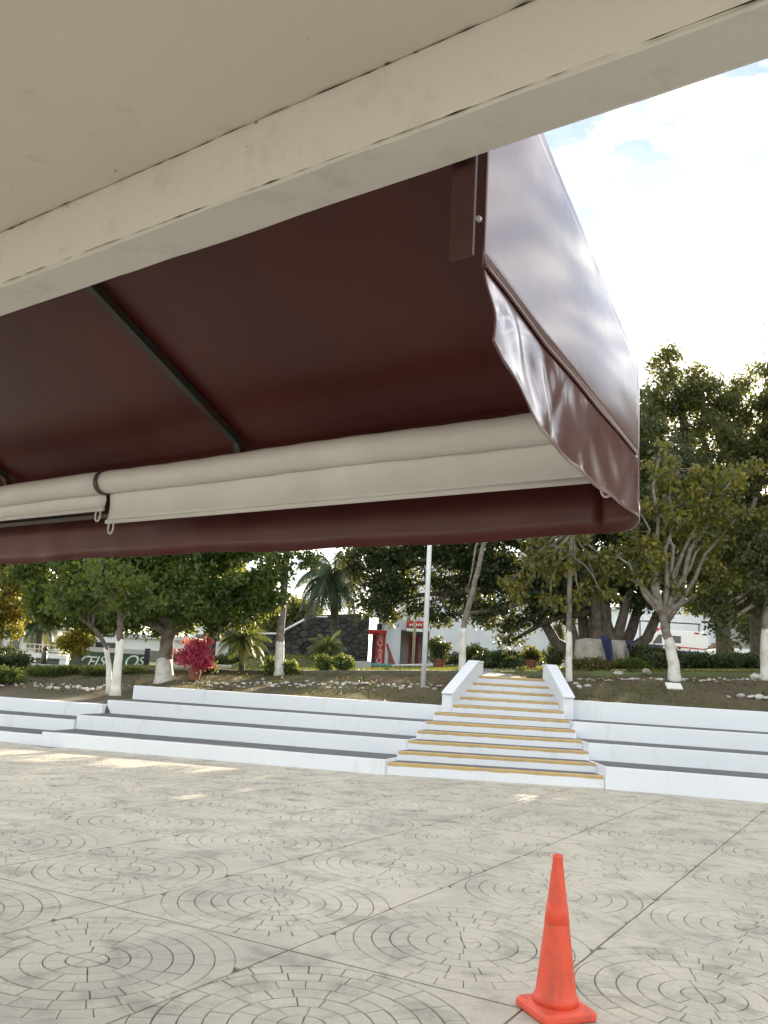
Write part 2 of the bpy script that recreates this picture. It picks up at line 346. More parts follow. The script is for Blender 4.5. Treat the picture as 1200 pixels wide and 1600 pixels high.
# ---- stamped plaza: dark joint sheet, cobbles and slab fields standing proud of it
pl = MB(); pl.add([(-300, -80, -.012), (300, -80, -.012), (300, 16.9, -.012), (-300, 16.9, -.012)], [(0, 1, 2, 3)])
plaza = pl.build('plaza', M['joint'], kind='structure')
GA = R(-28.8); GU = Vector((math.cos(GA), math.sin(GA), 0)); GB_ = R(58.6); GV = Vector((math.cos(GB_), math.sin(GB_), 0))
G0 = Vector((-.41, 5.28, 0)); CW, CL = 1.43, 1.635
def gp(u, v): return G0+GU*u+GV*v
pieces = []   # (screen area, verts, faces)
def piece(poly, zt, bev=.006):
    n = len(poly); c = Vector((sum(p.x for p in poly)/n, sum(p.y for p in poly)/n, 0))
    inn = [p+(c-p).normalized()*bev for p in poly]
    tl = [rng.normal(0, .0009) for _ in range(2)]
    top = [(p.x, p.y, zt+(p.x-c.x)*tl[0]*3+(p.y-c.y)*tl[1]*3) for p in inn]; mid_ = [(p.x, p.y, zt-.003) for p in poly]; bot = [(p.x, p.y, -.016) for p in poly]
    f = [tuple(range(n))]+[(n+i, n+(i+1) % n, (i+1) % n, i) for i in range(n)]+[(2*n+i, 2*n+(i+1) % n, n+(i+1) % n, n+i) for i in range(n)]
    return top+mid_+bot, f, c
def area_px(poly):
    q = []
    for p in poly:
        x, y, k = project(p)
        if k < .5: return 0
        q.append((x, y))
    cx = sum(a for a, b in q)/len(q); cy = sum(b for a, b in q)/len(q)
    if not (-5 < cx < 1205 and cy < 1603): return 0
    return abs(sum(q[i][0]*q[(i+1) % len(q)][1]-q[(i+1) % len(q)][0]*q[i][1] for i in range(len(q))))/2
surround = MB()
_dt = GU.x*GV.y-GU.y*GV.x
def uv_of(d): return (d.x*GV.y-d.y*GV.x)/_dt, (GU.x*d.y-GU.y*d.x)/_dt
def clip_cell(poly, c, hx, hp, hm):
    P = [uv_of(p-c) for p in poly]
    for ax, lim, sg_ in ((0, hx, 1), (0, hx, -1), (1, hp, 1), (1, hm, -1)):
        o_ = []
        for k in range(len(P)):
            a, b = P[k], P[(k+1) % len(P)]; fa, fb = lim-sg_*a[ax], lim-sg_*b[ax]
            if fa >= 0: o_.append(a)
            if fa*fb < 0: t = fa/(fa-fb); o_.append((a[0]+(b[0]-a[0])*t, a[1]+(b[1]-a[1])*t))
        P = o_
        if len(P) < 3: return []
    return [c+GU*u+GV*v for u, v in P]
for iu in range(-9, 12):
    shift = {0: 0, 1: 0}.get(iu, float(rng.uniform(-.4, .4)) if iu % 3 else 0)
    for iv in range(-5, 10):
        c = gp((iu+.5)*CW, (iv+.5)*CL+shift*0)
        if c.y > 16.6 or c.y < -2.5 or abs(c.x) > 13: continue
        near = (c.y < 15.5)
        # stamped circle, rings of cobbles clipped at the slab joints
        R0 = .80; nr = 7; dr = R0/nr; zc = rng.normal(0, .0006)
        gl = .007; hx = CW/2-gl; hy = CL/2
        gs, ge = (.008 if iv % 3 == 0 else .0015), (.008 if iv % 3 == 2 else .0015)
        cj = c + Vector((rng.normal(0, .012), rng.normal(0, .006), 0))
        for r_ in range(nr):
            ra, rb = r_*dr, (r_+1)*dr; npc = [4, 8, 12, 16, 20, 24, 28][r_]; off = rng.uniform(0, 6.28)
            gap = rng.uniform(.004, .008)
            cuts = [off+2*math.pi*(j+float(rng.uniform(-.13, .13)))/npc for j in range(npc)]; cuts.append(cuts[0]+2*math.pi)
            for j in range(npc):
                a0 = cuts[j]; a1 = cuts[j+1]-gap*.9/max(.06, (ra+rb)/2); ns = 3 if r_ < 3 else 2
                A = [cj+Vector((math.cos(t), math.sin(t), 0))*(rb-gap*.5) for t in np.linspace(a0, a1, ns+1)]
                B = [cj+Vector((math.cos(t), math.sin(t), 0))*max(.004, ra+gap*.5) for t in np.linspace(a1, a0, ns+1)] if r_ else [cj+Vector((math.cos((a0+a1)/2), math.sin((a0+a1)/2), 0))*.004]
                poly = clip_cell(A+B, c, hx, hy-ge, hy-gs)
                if len(poly) > 2: pieces.append((area_px(poly), poly, .0015+zc+rng.normal(0, .0007)))
        for sg_ in (1, -1):
            arc = []
            for t in np.linspace(0.0, math.pi, 25):
                p = cj+Vector((math.cos(GA+sg_*t), math.sin(GA+sg_*t), 0))*R0; u, v = uv_of(p-c)
                if abs(u) < hx: arc.append((u, v))
            ve = sg_*(hy-(ge if sg_ > 0 else gs))
            v0_ = arc[0][1]; v1_ = arc[-1][1]
            poly2 = [(hx, v0_-sg_*.005), (hx, ve), (-hx, ve), (-hx, v1_-sg_*.005)]+[(u, min(v, ve-.004) if sg_ > 0 else max(v, ve+.004)) for u, v in arc[::-1]]
            poly = [c+GU*u+GV*v for u, v in poly2]
            if sg_ < 0: poly = poly[::-1]
            top = [(p.x, p.y, .002+zc) for p in poly]; bot = [(p.x, p.y, -.016) for p in poly]; n = len(poly)
            surround.add(top+bot, [tuple(range(n))]+[(n+i, n+(i+1) % n, (i+1) % n, i) for i in range(n)])
surround.build('slab_field', M['paving'], plaza, kind='stuff')
pieces.sort(key=lambda t: -t[0])
rest = MB()
for i, (ar, poly, zt) in enumerate(pieces):
    vv, ff, c = piece(poly, zt)
    if i < 300:
        b = MB(); b.add(vv, ff); o = b.build('cobble', M['paving'], plaza)
    else: rest.add(vv, ff)
rest.build('cobble_field', M['paving'], plaza, kind='stuff')
# plain paving beyond the patterned part, around the sides and behind
far = MB()
for poly in ([(-300, -80), (300, -80), (300, -3.6), (-300, -3.6)], [(-300, -3.59), (-13.4, -3.59), (-13.4, 16.9), (-300, 16.9)], [(13.4, -3.59), (300, -3.59), (300, 16.9), (13.4, 16.9)]):
    far.add([(x, y, -.004) for x, y in poly], [(0, 1, 2, 3)])
far.build('outer_paving', M['paving'], plaza)

# ================================================================== BLEACHERS AND STAIRS
def jag(A, B, step=.25, amp=.008):
    n = max(2, int((B-A).length/step)); d = (B-A).normalized(); nn = Vector((-d.y, d.x, 0))
    return [A+(B-A)*(i/n)+nn*float(rng.normal(0, amp)) for i in range(n+1)]
def bleacher(name, label, P0, tops, offs, left, right, rear):
    root = thing(name, left(0) if callable(left) else P0, label, 'bleacher')
    for k, zt in enumerate(tops):
        o0, o1 = offs[k], (offs[k+1] if k+1 < len(offs) else rear)
        a, b, c, d = left(o0), right(o0), right(o1), left(o1)
        mb = MB(); mb.prism([a, b, c, d], -.02, zt); r_ = mb.build('tier', M['white'], root, bevel=.012)
        if k < len(tops)-1:
            f = .02+.01
            fa, fb = left(o0+f), right(o0+f); ba, bb = left(o1-.003), right(o1-.003)
            e = .03*DB
            line = jag(fa+e*.5, fb-e*.5)
            t = MB(); t.prism([*line, bb-e*.5, ba+e*.5], zt-.01, zt+.004); t.build('tread', M['tread'], r_)
    return root
def stair_edge_at_line(P0, off, side, inset):
    # intersection of the line (P0 + off*NB along DB) with the outer stair edge line
    A = edge(0, side); Bp = edge(5.0, side); d = Bp-A; n = Vector((-d.y, d.x, 0))
    Q = P0+NB*off; t = (A-Q).dot(n)/DB.dot(n); return Q+DB*(t+inset)
offsL = [0, 1.05, 2.1, 3.1]
bleacher('bleacher', 'long white tiered bleacher with grey treads left of the staircase', PL, [.25, .525, .80, 1.10], offsL,
         lambda o: on(PL, -3.1-0.0*o, o) if True else None, lambda o: stair_edge_at_line(PL, o, -1, -.004), 3.35)
bleacher('bleacher', 'low white bleacher section at the far left, a step lower than its neighbour', PL, [.19, .43, .70], [.04, .98, 1.95],
         lambda o: on(PL, -16, o), lambda o: on(PL, -3.104, o), 2.3)
bleacher('bleacher', 'white tiered bleacher with grey treads right of the staircase', PRB, [.36, .66, .97, 1.355], [0, 1.05, 2.1, 3.15],
         lambda o: stair_edge_at_line(PRB, o, 1, .004), lambda o: on(PRB, 14, o), 3.4)
st = thing('staircase', PS, 'white staircase narrowing upward with worn yellow step edges and two sloping parapets', 'stairs')
NSTEP = 11; PW = .215
for i in range(NSTEP):
    o0 = i*RUN; o1 = (i+1)*RUN if i < NSTEP-1 else o0+.9; z = H1+RISE*i
    inn = PW+.002 if i >= 6 else .0
    a, b, c, d = edge(o0, -1)+DS*inn, edge(o0, 1), edge(o1, 1), edge(o1, -1)+DS*inn
    mb = MB(); mb.prism([a, b, c, d], -.02, z); s_ = mb.build('step', M['white'], st, bevel=.01)
    t = MB(); t.prism([*jag(a+NS*.075+DS*.04, b+NS*.075-DS*.04, .2, .006), c-NS*.004-DS*.04, d-NS*.004+DS*.04], z-.01, z+.003); t.build('tread', M['tread'] if i < NSTEP-1 else M['bench'], s_)
    # worn nosing: an L-shaped strip proud of the edge
    ns = 26; nv = MB(); V = []; F = []
    for k in range(ns+1):
        p = a+DS*.02+(b-a-DS*.04)*(k/ns); dn = .050+.004*float(rng.normal()); bk = .082+.006*float(rng.normal())
        V += [p-NS*.004+Vector((0, 0, z-dn)), p-NS*.005+Vector((0, 0, z-.008)), p+NS*.004+Vector((0, 0, z+.006)), p+NS*bk+Vector((0, 0, z+.0055)), p+NS*bk+Vector((0, 0, z-.01)), p+NS*.01+Vector((0, 0, z-dn))]
    for k in range(ns):
        for j in range(6): F.append((k*6+j, (k+1)*6+j, (k+1)*6+(j+1) % 6, k*6+(j+1) % 6))
    F += [tuple(range(5, -1, -1)), tuple(range(ns*6, ns*6+6))]
    nv.add(V, F); nv.build('nosing', M['yellow'], s_)
for side in (-1, 1):
    mb = MB(); o0, o1 = (2.83, 5.15) if side < 0 else (2.95, 5.0); zf, zr = (1.33, 2.04) if side < 0 else (1.39, 2.04)
    pts = []
    for o_ in (o0, o1-.45, o1):
        e = edge(o_, side)+(DS*(PW+.002) if side > 0 else DS*0); pts.append((e, e-DS*side*PW))
    zs = [zf, zr, zr]; V = []; F = []
    for (e, i_), z in zip(pts, zs):
        V += [(e.x, e.y, .1), (i_.x, i_.y, .1), (i_.x, i_.y, z), (e.x, e.y, z)]
    for k in range(2):
        for j in range(4): F.append((k*4+j, k*4+(j+1) % 4, (k+1)*4+(j+1) % 4, (k+1)*4+j))
    F += [(3, 2, 1, 0), (8, 9, 10, 11)]
    mb.add(V, F); p_ = mb.build('parapet', M['white'], st, bevel=.025)
    mb = MB(); V = []; F = []
    ov = .015
    for k, ((e, i_), z) in enumerate(zip(pts, zs)):
        e2 = e+DS*side*ov; i2 = i_-DS*side*ov
        if k == 0: e2 -= NS*.04; i2 -= NS*.04
        V += [(e2.x, e2.y, z-.004), (i2.x, i2.y, z-.004), (i2.x, i2.y, z+.045), (e2.x, e2.y, z+.045)]
    F = []
    for k in range(2):
        for j in range(4): F.append((k*4+j, k*4+(j+1) % 4, (k+1)*4+(j+1) % 4, (k+1)*4+j))
    F += [(3, 2, 1, 0), (8, 9, 10, 11)]
    mb.add(V, F); mb.build('cap', M['white'], p_, bevel=.02)

# ================================================================== EAVE AND AWNING (frame a = along, b = outwards)
TH = R(34.5); AU = Vector((-math.cos(TH), math.sin(TH), 0)); AW = Vector((math.sin(TH), math.cos(TH), 0))
def ab(a, b, z): return AU*a+AW*b+Vector((0, 0, z))
bd = thing('open_back_eave', ab(0, -1.1, 0), 'cream plastered building eave with ceiling and beam overhead, back left open for light', 'roof')  # building wall left out and roof cut short to brighten the ceiling
def abbox(a0, a1, b0, b1, z0, z1):
    mb = MB(); mb.prism([ab(a1, b0, 0), ab(a0, b0, 0), ab(a0, b1, 0), ab(a1, b1, 0)], z0, z1); return mb
A0, A1 = -7, 13
abbox(A0, A1, -1.3, 1.243, 2.869, 3.30).build('ceiling', M['plaster'], bd)
for a_ in (-6.5, -2.5, 2.5, 7.5, 12.5):
    abbox(a_-.15, a_+.15, -1.25, -0.95, 0, 2.869).build('column', M['beam'], bd)  # invented columns, unseen, standing in for the omitted back wall
# beam with slightly wavy trowelled edges
mb = MB(); V = []; F = []; n = 160
for k in range(n+1):
    a = A0+(A1-A0)*k/n; w1 = .004*math.sin(a*5.1)+float(rng.normal(0, .0022)); w2 = float(rng.normal(0, .0018))+.003*math.sin(a*3.3+1)
    prof = [(1.245+w2, 3.30), (1.245+w2*.4, 2.867), (1.246+w2, 2.690), (1.252+w2, 2.684), (1.375+w1, 2.683+w1), (1.386+w1, 2.692), (1.392, 3.30)]
    V += [ab(a, b, z) for b, z in prof]
m7 = 7
for k in range(n):
    for j in range(m7): F.append((k*m7+j, k*m7+(j+1) % m7, (k+1)*m7+(j+1) % m7, (k+1)*m7+j))
F += [tuple(range(m7-1, -1, -1)), tuple(range(n*m7, n*m7+m7))]
mb.add(V, F); beam = mb.build('beam', M['beam'], bd)
# hairline cracks and mildew along the two joints
def crack(path, wid, side, name='crack', mt='crack'):
    mb = MB(); V = []; F = []
    for k, (a, b, z) in enumerate(path):
        ww = wid*max(0.0, .45+float(rng.normal(0, .5)))
        V += [ab(a, b, z) + side*ww, ab(a, b, z) - side*ww]
    for k in range(len(path)-1): F.append((2*k, 2*k+1, 2*k+3, 2*k+2))
    mb.add(V, F); return mb.build(name, M[mt], beam)
al = np.arange(-.6, 5, .03)
crack([(a, 1.241-.0015+.002*math.sin(a*9), 2.8655) for a in al], .0016, AW)
crack([(a, 1.2435+.0004*math.sin(a*20), 2.6895) for a in np.arange(-.4, 2.4, .03)], .0014, Vector((0, 0, 1)))
def blotch(c, ex, ey, r_, mt='mildew'):
    mb = MB(); n = 14; V = [c]; 
    for j in range(n):
        t = 2*math.pi*j/n; rr = r_*float(rng.uniform(.35, 1.1)); V.append(c+ex*math.cos(t)*rr*2.2+ey*math.sin(t)*rr)
    mb.add(V, [(0, 1+j, 1+(j+1) % n) for j in range(n)]); mb.build('stain', M[mt], beam)
for px, py, r_ in ((650, 82, .0045), (605, 100, .006), (400, 191, .004), (105, 322, .003), (120, 318, .002), (385, 228, .002), (240, 300, .0015), (95, 388, .0015)):
    d = ray(px, py); t = (2.8665-EYE)/d.z; P = CAM+d*t
    if P.dot(AW) < 1.243: blotch(Vector((P.x, P.y, 2.8672)), AU, AW, r_)
    else:
        t = 1.2415/d.dot(AW); P = CAM+d*t; blotch(P, AU, Vector((0, 0, 1)), r_)
for px, py, r_ in ((180, 267, .003), (18, 293, .0016), (480, 60, .0012)):
    d = ray(px, py); P = CAM+d*((2.8672-EYE)/d.z); blotch(P, AU, AW, r_, 'crack')

AP = .770; AE = 9.0; RC = .17; FB = 2.655
aw = thing('awning', ab(AP, 1.4, 2.1), 'burgundy vinyl awning with glossy end panel hanging from the eave', 'awning')
TOPB = [(1.394, 3.118), (1.60, 3.020), (1.90, 2.885), (2.20, 2.750), (2.42, 2.648), (2.53, 2.594), (2.615, 2.552), (2.649, 2.518)]
# top sheet: two surfaces a few millimetres apart, slightly sagging between ribs
RIBA = [0.80]
def rib_a(px, py):
    # where the ray meets the sheet plane
    best = None
    d = ray(px, py)
    n_ = Vector((AW.x*.458, AW.y*.458, 1)); P0 = ab(0, 1.394, 3.10)
    P = CAM+d*((P0-CAM).dot(n_)/d.dot(n_)); return P.dot(AU)
ra1 = rib_a(250, 555); ribs = [ra1, ra1+(ra1-AP), ra1+2*(ra1-AP), ra1+3*(ra1-AP)]
ribs = [r_ for r_ in ribs if r_ < AE-.1]
def sag(a, b):
    s = [AP]+ribs+[AE]
    for i in range(len(s)-1):
        if s[i] <= a <= s[i+1]:
            t = (a-s[i])/(s[i+1]-s[i]); q = max(0, min(1, (b-1.40)/(2.6-1.40))); return -.030*math.sin(math.pi*t)*math.sin(math.pi*q)
    return 0
avals = np.concatenate([AP+RC-RC*np.cos(np.linspace(0, math.pi/2, 11)), np.linspace(AP+RC+.03, AE, 125)]); nb = len(TOPB)
mb = MB(); V = []; F = []
def bmax(a): return FB-.006 if a >= AP+RC else FB-RC-.006+math.sqrt(max(0, RC*RC-(AP+RC-a)**2))
for a in avals:
    TB = [(min(b, bmax(a)), lerp_pts(TOPB, min(b, bmax(a))) if b > bmax(a) else z) for b, z in TOPB]
    for b, z in TB: V.append(ab(a, b, z+sag(a, b)))
    for b, z in reversed(TB): V.append(ab(a, b-.002, z-.005+sag(a, b)))
kk = 2*nb
for i in range(len(avals)-1):
    for j in range(kk): F.append((i*kk+j, (i+1)*kk+j, (i+1)*kk+(j+1) % kk, i*kk+(j+1) % kk))
F += [tuple(range(kk)), tuple(range((len(avals)-1)*kk+kk-1, (len(avals)-1)*kk-1, -1))]
mb.add(V, F); top = mb.build('top_sheet', M['vinylin'], aw, smooth=True)
for r_ in ribs:
    mb = MB()
    for (b0, z0), (b1, z1) in zip(TOPB[:-3], TOPB[1:-2]):
        pass
    V = []; F = []
    pr = [(1.394, 3.108), (2.53, 2.585), (2.575, 2.52), (2.575, 2.485), (2.545, 2.485), (2.51, 2.560), (1.394, 3.073)]
    n = len(pr)
    for da in (-.017, .017): V += [ab(r_+da, b, z-.004) for b, z in pr]
    F = [tuple(range(n-1, -1, -1)), tuple(range(n, 2*n))]+[(i, (i+1) % n, n+(i+1) % n, n+i) for i in range(n)]
    mb.add(V, F); mb.build('rib', M['steel'], aw)
# front bar
mb = MB(); mb.tube([ab(AP+.03, 2.585, 2.47), ab(AE, 2.585, 2.47)], .016, 8); mb.build('front_bar', M['steel'], aw, smooth=True)
# front valance with rounded corner running into the end panel
def valance(name, mt, path, corner):
    V = []; F = []; zs = np.linspace(0, 1, 9); n = len(zs)
    for a, b in path:
        zt = lerp_pts(TOPB, b-.004)+.002
        zb = 2.105+.004*math.sin(a*7.3)+.006*math.sin(a*2.1+1)
        if corner: zb += (2.128-zb)*sstep(FB, FB-RC, b)
        for q in zs:
            wv = 0 if corner else (.006*q*math.sin(a*11+1.3*math.sin(a*3))+.004*q*math.sin(a*23+q*2))*sstep(AP+RC, AP+RC+.3, a)
            V.append(ab(a, b+wv, zt+(zb-zt)*q))
    for k in range(len(path)-1):
        for j in range(n-1): F.append((k*n+j, (k+1)*n+j, (k+1)*n+j+1, k*n+j+1))
    mb = MB(); mb.add(V, F); o = mb.build(name, M[mt], aw, smooth=True)
    so_ = o.modifiers.new('solid', 'SOLIDIFY'); so_.thickness = .003
    if corner: o.data.materials.append(M['vinylin']); so_.material_offset = 1
    return o
valance('front_valance', 'vinylin', [(a, FB) for a in np.linspace(AE, AP+RC, 150)], False)
valance('corner_valance', 'vinyl', [(AP+RC-RC*math.sin(t), FB-RC+RC*math.cos(t)) for t in np.linspace(0, math.pi/2, 14)], True)
# end panel: upper taut triangle down to the seam, lower loose valance below it
PT = [(1.394, 3.118), (1.60, 3.020), (2.20, 2.750), (2.486, 2.614)]
PSM = [(1.394, 2.475), (1.44, 2.462), (1.76, 2.405), (2.448, 2.318), (2.486, 2.314)]
PLO = [(1.394, 2.295), (1.437, 2.29), (1.47, 2.272), (1.485, 2.262), (1.60, 2.222), (1.73, 2.194), (2.0, 2.168), (2.27, 2.150), (2.486, 2.128)]
bs_ = np.linspace(1.437, 2.486, 110)
mb = MB(); V = []; F = []; nz = 14
for b in bs_:
    zt, zs_ = lerp_pts(PT, b), lerp_pts(PSM, b)
    for q in np.linspace(0, 1, nz):
        bul = .010*math.sin(math.pi*q)*math.sin(math.pi*(b-1.43)/1.1)
        V.append(ab(AP-bul, b, zt+(zs_-zt)*q))
for i in range(len(bs_)-1):
    for j in range(nz-1): F.append((i*nz+j, i*nz+j+1, (i+1)*nz+j+1, (i+1)*nz+j))
mb.add(V, F); ep = mb.build('end_panel', M['vinyl'], aw, smooth=True); s2 = ep.modifiers.new('solid', 'SOLIDIFY'); s2.thickness = .003; s2.offset = -1
# seam hem: thin rounded bead along the joint
mb = MB(); mb.tube([ab(AP-.006, b, lerp_pts(PSM, b)+.0015*math.sin(b*17)) for b in np.linspace(1.437, 2.47, 60)], .0045, 8); mb.build('seam', M['vinyl'], ep, smooth=True)
mb = MB(); V = []; F = []; nz = 22
for b in bs_:
    zs_, zl = lerp_pts(PSM, b)-.001, lerp_pts(PLO, b)+.003*math.sin(b*25)
    for q in np.linspace(0, 1, nz):
        e = sstep(2.0, 1.5, b)
        cr_ = .016*e*math.sin(math.pi*q)*math.sin(b*15+2.6*q)+.006*math.exp(-((b-1.78-.10*q)/.035)**2)*math.sin(math.pi*q)*2+.006*math.exp(-((b-1.90+.06*q)/.02)**2)*math.sin(math.pi*q)-.007*math.exp(-((b-2.02-.05*q)/.025)**2)*math.sin(math.pi*q)+.002*math.sin(b*33-7*q)*math.sin(math.pi*q)+.016*math.exp(-((b-2.40)/.05)**2)*math.sin(math.pi*q)*q
        fl = -.034*e*e*q + .020*q*sstep(1.55, 1.85, b)+.006*q*math.sin(b*9+1)
        fr = sstep(2.486, 2.36, b)
        V.append(ab(AP-.002+(cr_*.75+fl)*(.1+.9*fr), b, zs_+(zl-zs_)*q))
for i in range(len(bs_)-1):
    for j in range(nz-1): F.append((i*nz+j, i*nz+j+1, (i+1)*nz+j+1, (i+1)*nz+j))
mb.add(V, F); ev = mb.build('end_valance', M['vinyl'], aw, smooth=True); s2 = ev.modifiers.new('solid', 'SOLIDIFY'); s2.thickness = .003; s2.offset = -1
# wall-side flange with screw, bracket
mb = MB(); mb.prism([ab(AP+.004, 1.394, 0), ab(AP+.004, 1.403, 0), ab(AP+.06, 1.403, 0), ab(AP+.06, 1.394, 0)], 2.47, 3.07); mb.build('wall_flange', M['flange'], aw)
mb = MB(); q_ = CAM+ray(748, 342)*(1.392/ray(748, 342).dot(AW)); mb.tube([q_+AW*.004, q_-AW*.004], .006, 12); mb.build('screw', M['rivet'], aw)

# rolled blinds hung at the front of the awning
def blind(a0, a1, drop, label):
    root = thing('rolled_blind', ab(a0, 2.40, 2.24), label, 'blind', 'rolled blinds under the awning')
    mb = MB(); pts = [ab(a, 2.40, 2.418+.003*math.sin(a*4)) for a in np.linspace(a0, a1, 40)]
    mb.tube(pts, [.053+.0012*math.sin(i*1.7) for i in range(40)], 20); mb.build('roll', M['blind'], root, smooth=True)
    V = []; F = []; A_ = np.linspace(a0+.01, a1-.01, 60)
    n = 8
    for a in A_:
        for q in np.linspace(0, 1, n):
            V.append(ab(a, 2.420+.012*math.sin(q*3)+.003*math.sin(a*6+q), 2.385-drop*q))
    for i in range(59):
        for j in range(n-1): F.append((i*n+j, i*n+j+1, (i+1)*n+j+1, (i+1)*n+j))
    mb = MB(); mb.add(V, F); fl = mb.build('flap', M['blind'], root, smooth=True); s_ = fl.modifiers.new('solid', 'SOLIDIFY'); s_.thickness = .004
    zb = 2.385-drop
    mb = MB(); mb.tube([ab(a0+.01, 2.423, zb), ab(a1-.01, 2.423, zb)], .011, 10); mb.build('hem_bar', M['blind'], fl, smooth=True)
    for a in (a0+.045, a1-.045):
        mb = MB(); c = ab(a, 2.423, zb-.006); pts = []
        for t in np.linspace(-.35*math.pi, 1.35*math.pi, 15):
            pts.append(c+AU*(.018*math.cos(t+math.pi))+Vector((0, 0, -.022+.030*math.sin(t+math.pi))))
        mb.tube(pts, .0045, 6); mb.build('pull_loop', M['plastic'], fl, smooth=True)
    return root
bj = (CAM+ray(165, 745)*(2.40/ray(165, 745).dot(AW))).dot(AU)
blind(AP+.03, bj-.008, .150, 'long pale grey rolled blind with deep hanging flap beside the awning end')
blind(bj+.008, AE-.2, .085, 'pale grey rolled blind with shallow flap at the left edge')
mb = MB(); mb.tube([ab(bj-.012, 2.40, 2.418), ab(bj+.012, 2.40, 2.418)], .058, 20); mb.prism([ab(bj-.010, 2.39, 0), ab(bj+.010, 2.39, 0), ab(bj+.010, 2.59, 0), ab(bj-.010, 2.59, 0)], 2.455, 2.475); mb.build('blind_bracket', M['steel'], aw, smooth=False)
mb = MB(); mb.tube([ab(bj+.02, 2.50, 2.29), ab(AE-.1, 2.50, 2.29)], .016, 8); mb.build('lower_rod', M['steel'], aw)

# ================================================================== TRAFFIC CONE
cp = at_z(868, 1583); cp.z = .003
cn_ = thing('traffic_cone', cp, 'scuffed orange traffic cone standing alone on the plaza', 'cone')
def rrect(hx, r_, n=6, rot=R(20)):
    o = []
    for sx, sy, a0 in ((1, 1, 0), (-1, 1, 90), (-1, -1, 180), (1, -1, 270)):
        for t in np.linspace(0, 90, n):
            x = sx*(hx-r_)+r_*math.cos(R(a0+t)); y = sy*(hx-r_)+r_*math.sin(R(a0+t)); o.append((x*math.cos(rot)-y*math.sin(rot), x*math.sin(rot)+y*math.cos(rot)))
    return o
mb = MB(); V = []; rings = [(.150, 0, .03), (.154, .012, .035), (.152, .034, .035), (.138, .044, .03), (.112, .050, .1)]; nn = 24
for hx, z, r_ in rings: V += [(cp.x+x, cp.y+y, cp.z+z) for x, y in rrect(hx, r_)]
F = [(i*nn+j, i*nn+(j+1) % nn, (i+1)*nn+(j+1) % nn, (i+1)*nn+j) for i in range(len(rings)-1) for j in range(nn)]+[tuple(range(nn-1, -1, -1)), tuple(range((len(rings)-1)*nn, len(rings)*nn))]
mb.add(V, F); mb.build('base', M['cone'], cn_, bevel=.004)
CH = .752
def cr_at(z): return .106+(.022-.106)*(z-.06)/(CH-.06)
mb = MB(); pr = [(.116, .048), (.113, .075), (.111, .082), (.105, .09)]+[(cr_at(z), z) for z in np.linspace(.1, CH-.035, 12)]+[(.027, CH-.03), (.027, CH-.012), (.023, CH-.004), (.016, CH-.006), (.014, CH-.05)]
mb.lathe(cp, pr, 40); mb.build('body', M['cone'], cn_, smooth=True)
mb = MB(); mb.lathe(cp, [(cr_at(.42)+.0005, .42), (cr_at(.422)+.0022, .422), (cr_at(.512)+.0022, .512), (cr_at(.514)+.0005, .514)], 40); mb.build('band', M['coneband'], cn_, smooth=True)

# ================================================================== VEGETATION
def leaf_cloud(C, n, spread, size, aspect=.45, droop=.2):
    C = np.asarray(C); k = len(C); idx = np.repeat(np.arange(k), n)
    sp = np.asarray(spread)
    off = rng.normal(size=(len(idx), 3)); off /= np.linalg.norm(off, axis=1, keepdims=True)+1e-9; off *= (rng.random(len(idx))**.45)[:, None]
    P = C[idx]+off*(sp[idx][:, None] if sp.ndim == 1 else sp)*np.array([1, 1, .75])
    d = rng.normal(size=P.shape); d[:, 2] -= droop*2; d /= np.linalg.norm(d, axis=1, keepdims=True)
    r_ = rng.normal(size=P.shape); s = np.cross(d, r_); s /= np.linalg.norm(s, axis=1, keepdims=True)+1e-9; nrm = np.cross(d, s)
    sz = size*rng.uniform(.6, 1.3, len(P))[:, None]
    b = P; l = P+d*sz*.5+s*sz*aspect*.5+nrm*sz*.08; t = P+d*sz; r2 = P+d*sz*.5-s*sz*aspect*.5+nrm*sz*.08
    V = np.stack([b, l, t, r2], 1).reshape(-1, 3); Q = np.arange(len(V)).reshape(-1, 4); return V, Q
def lobe_pts(lobes, dens, shell=.55):
    out_ = []; rad = []
    for (c, r_) in lobes:
        r3 = np.array(r_ if hasattr(r_, '__len__') else (r_, r_, r_*.8)); n = max(3, int(dens*np.mean(r3)**2))
        d = rng.normal(size=(n, 3)); d /= np.linalg.norm(d, axis=1, keepdims=True); rr = shell+(1-shell)*rng.random(n)
        rr *= rng.uniform(.75, 1.08, n)
        out_.append(np.array(c)+d*r3*rr[:, None]); rad.append(np.full(n, float(np.mean(r3))))
    return np.concatenate(out_), np.concatenate(rad)
def wob(A, B, n=6, amp=.05):
    A, B = Vector(A), Vector(B); o = []
    for i in range(n+1):
        t = i/n; j = Vector(rng.normal(0, amp, 3)) if 0 < i < n else Vector((0, 0, 0)); o.append(A+(B-A)*t+j)
    return o
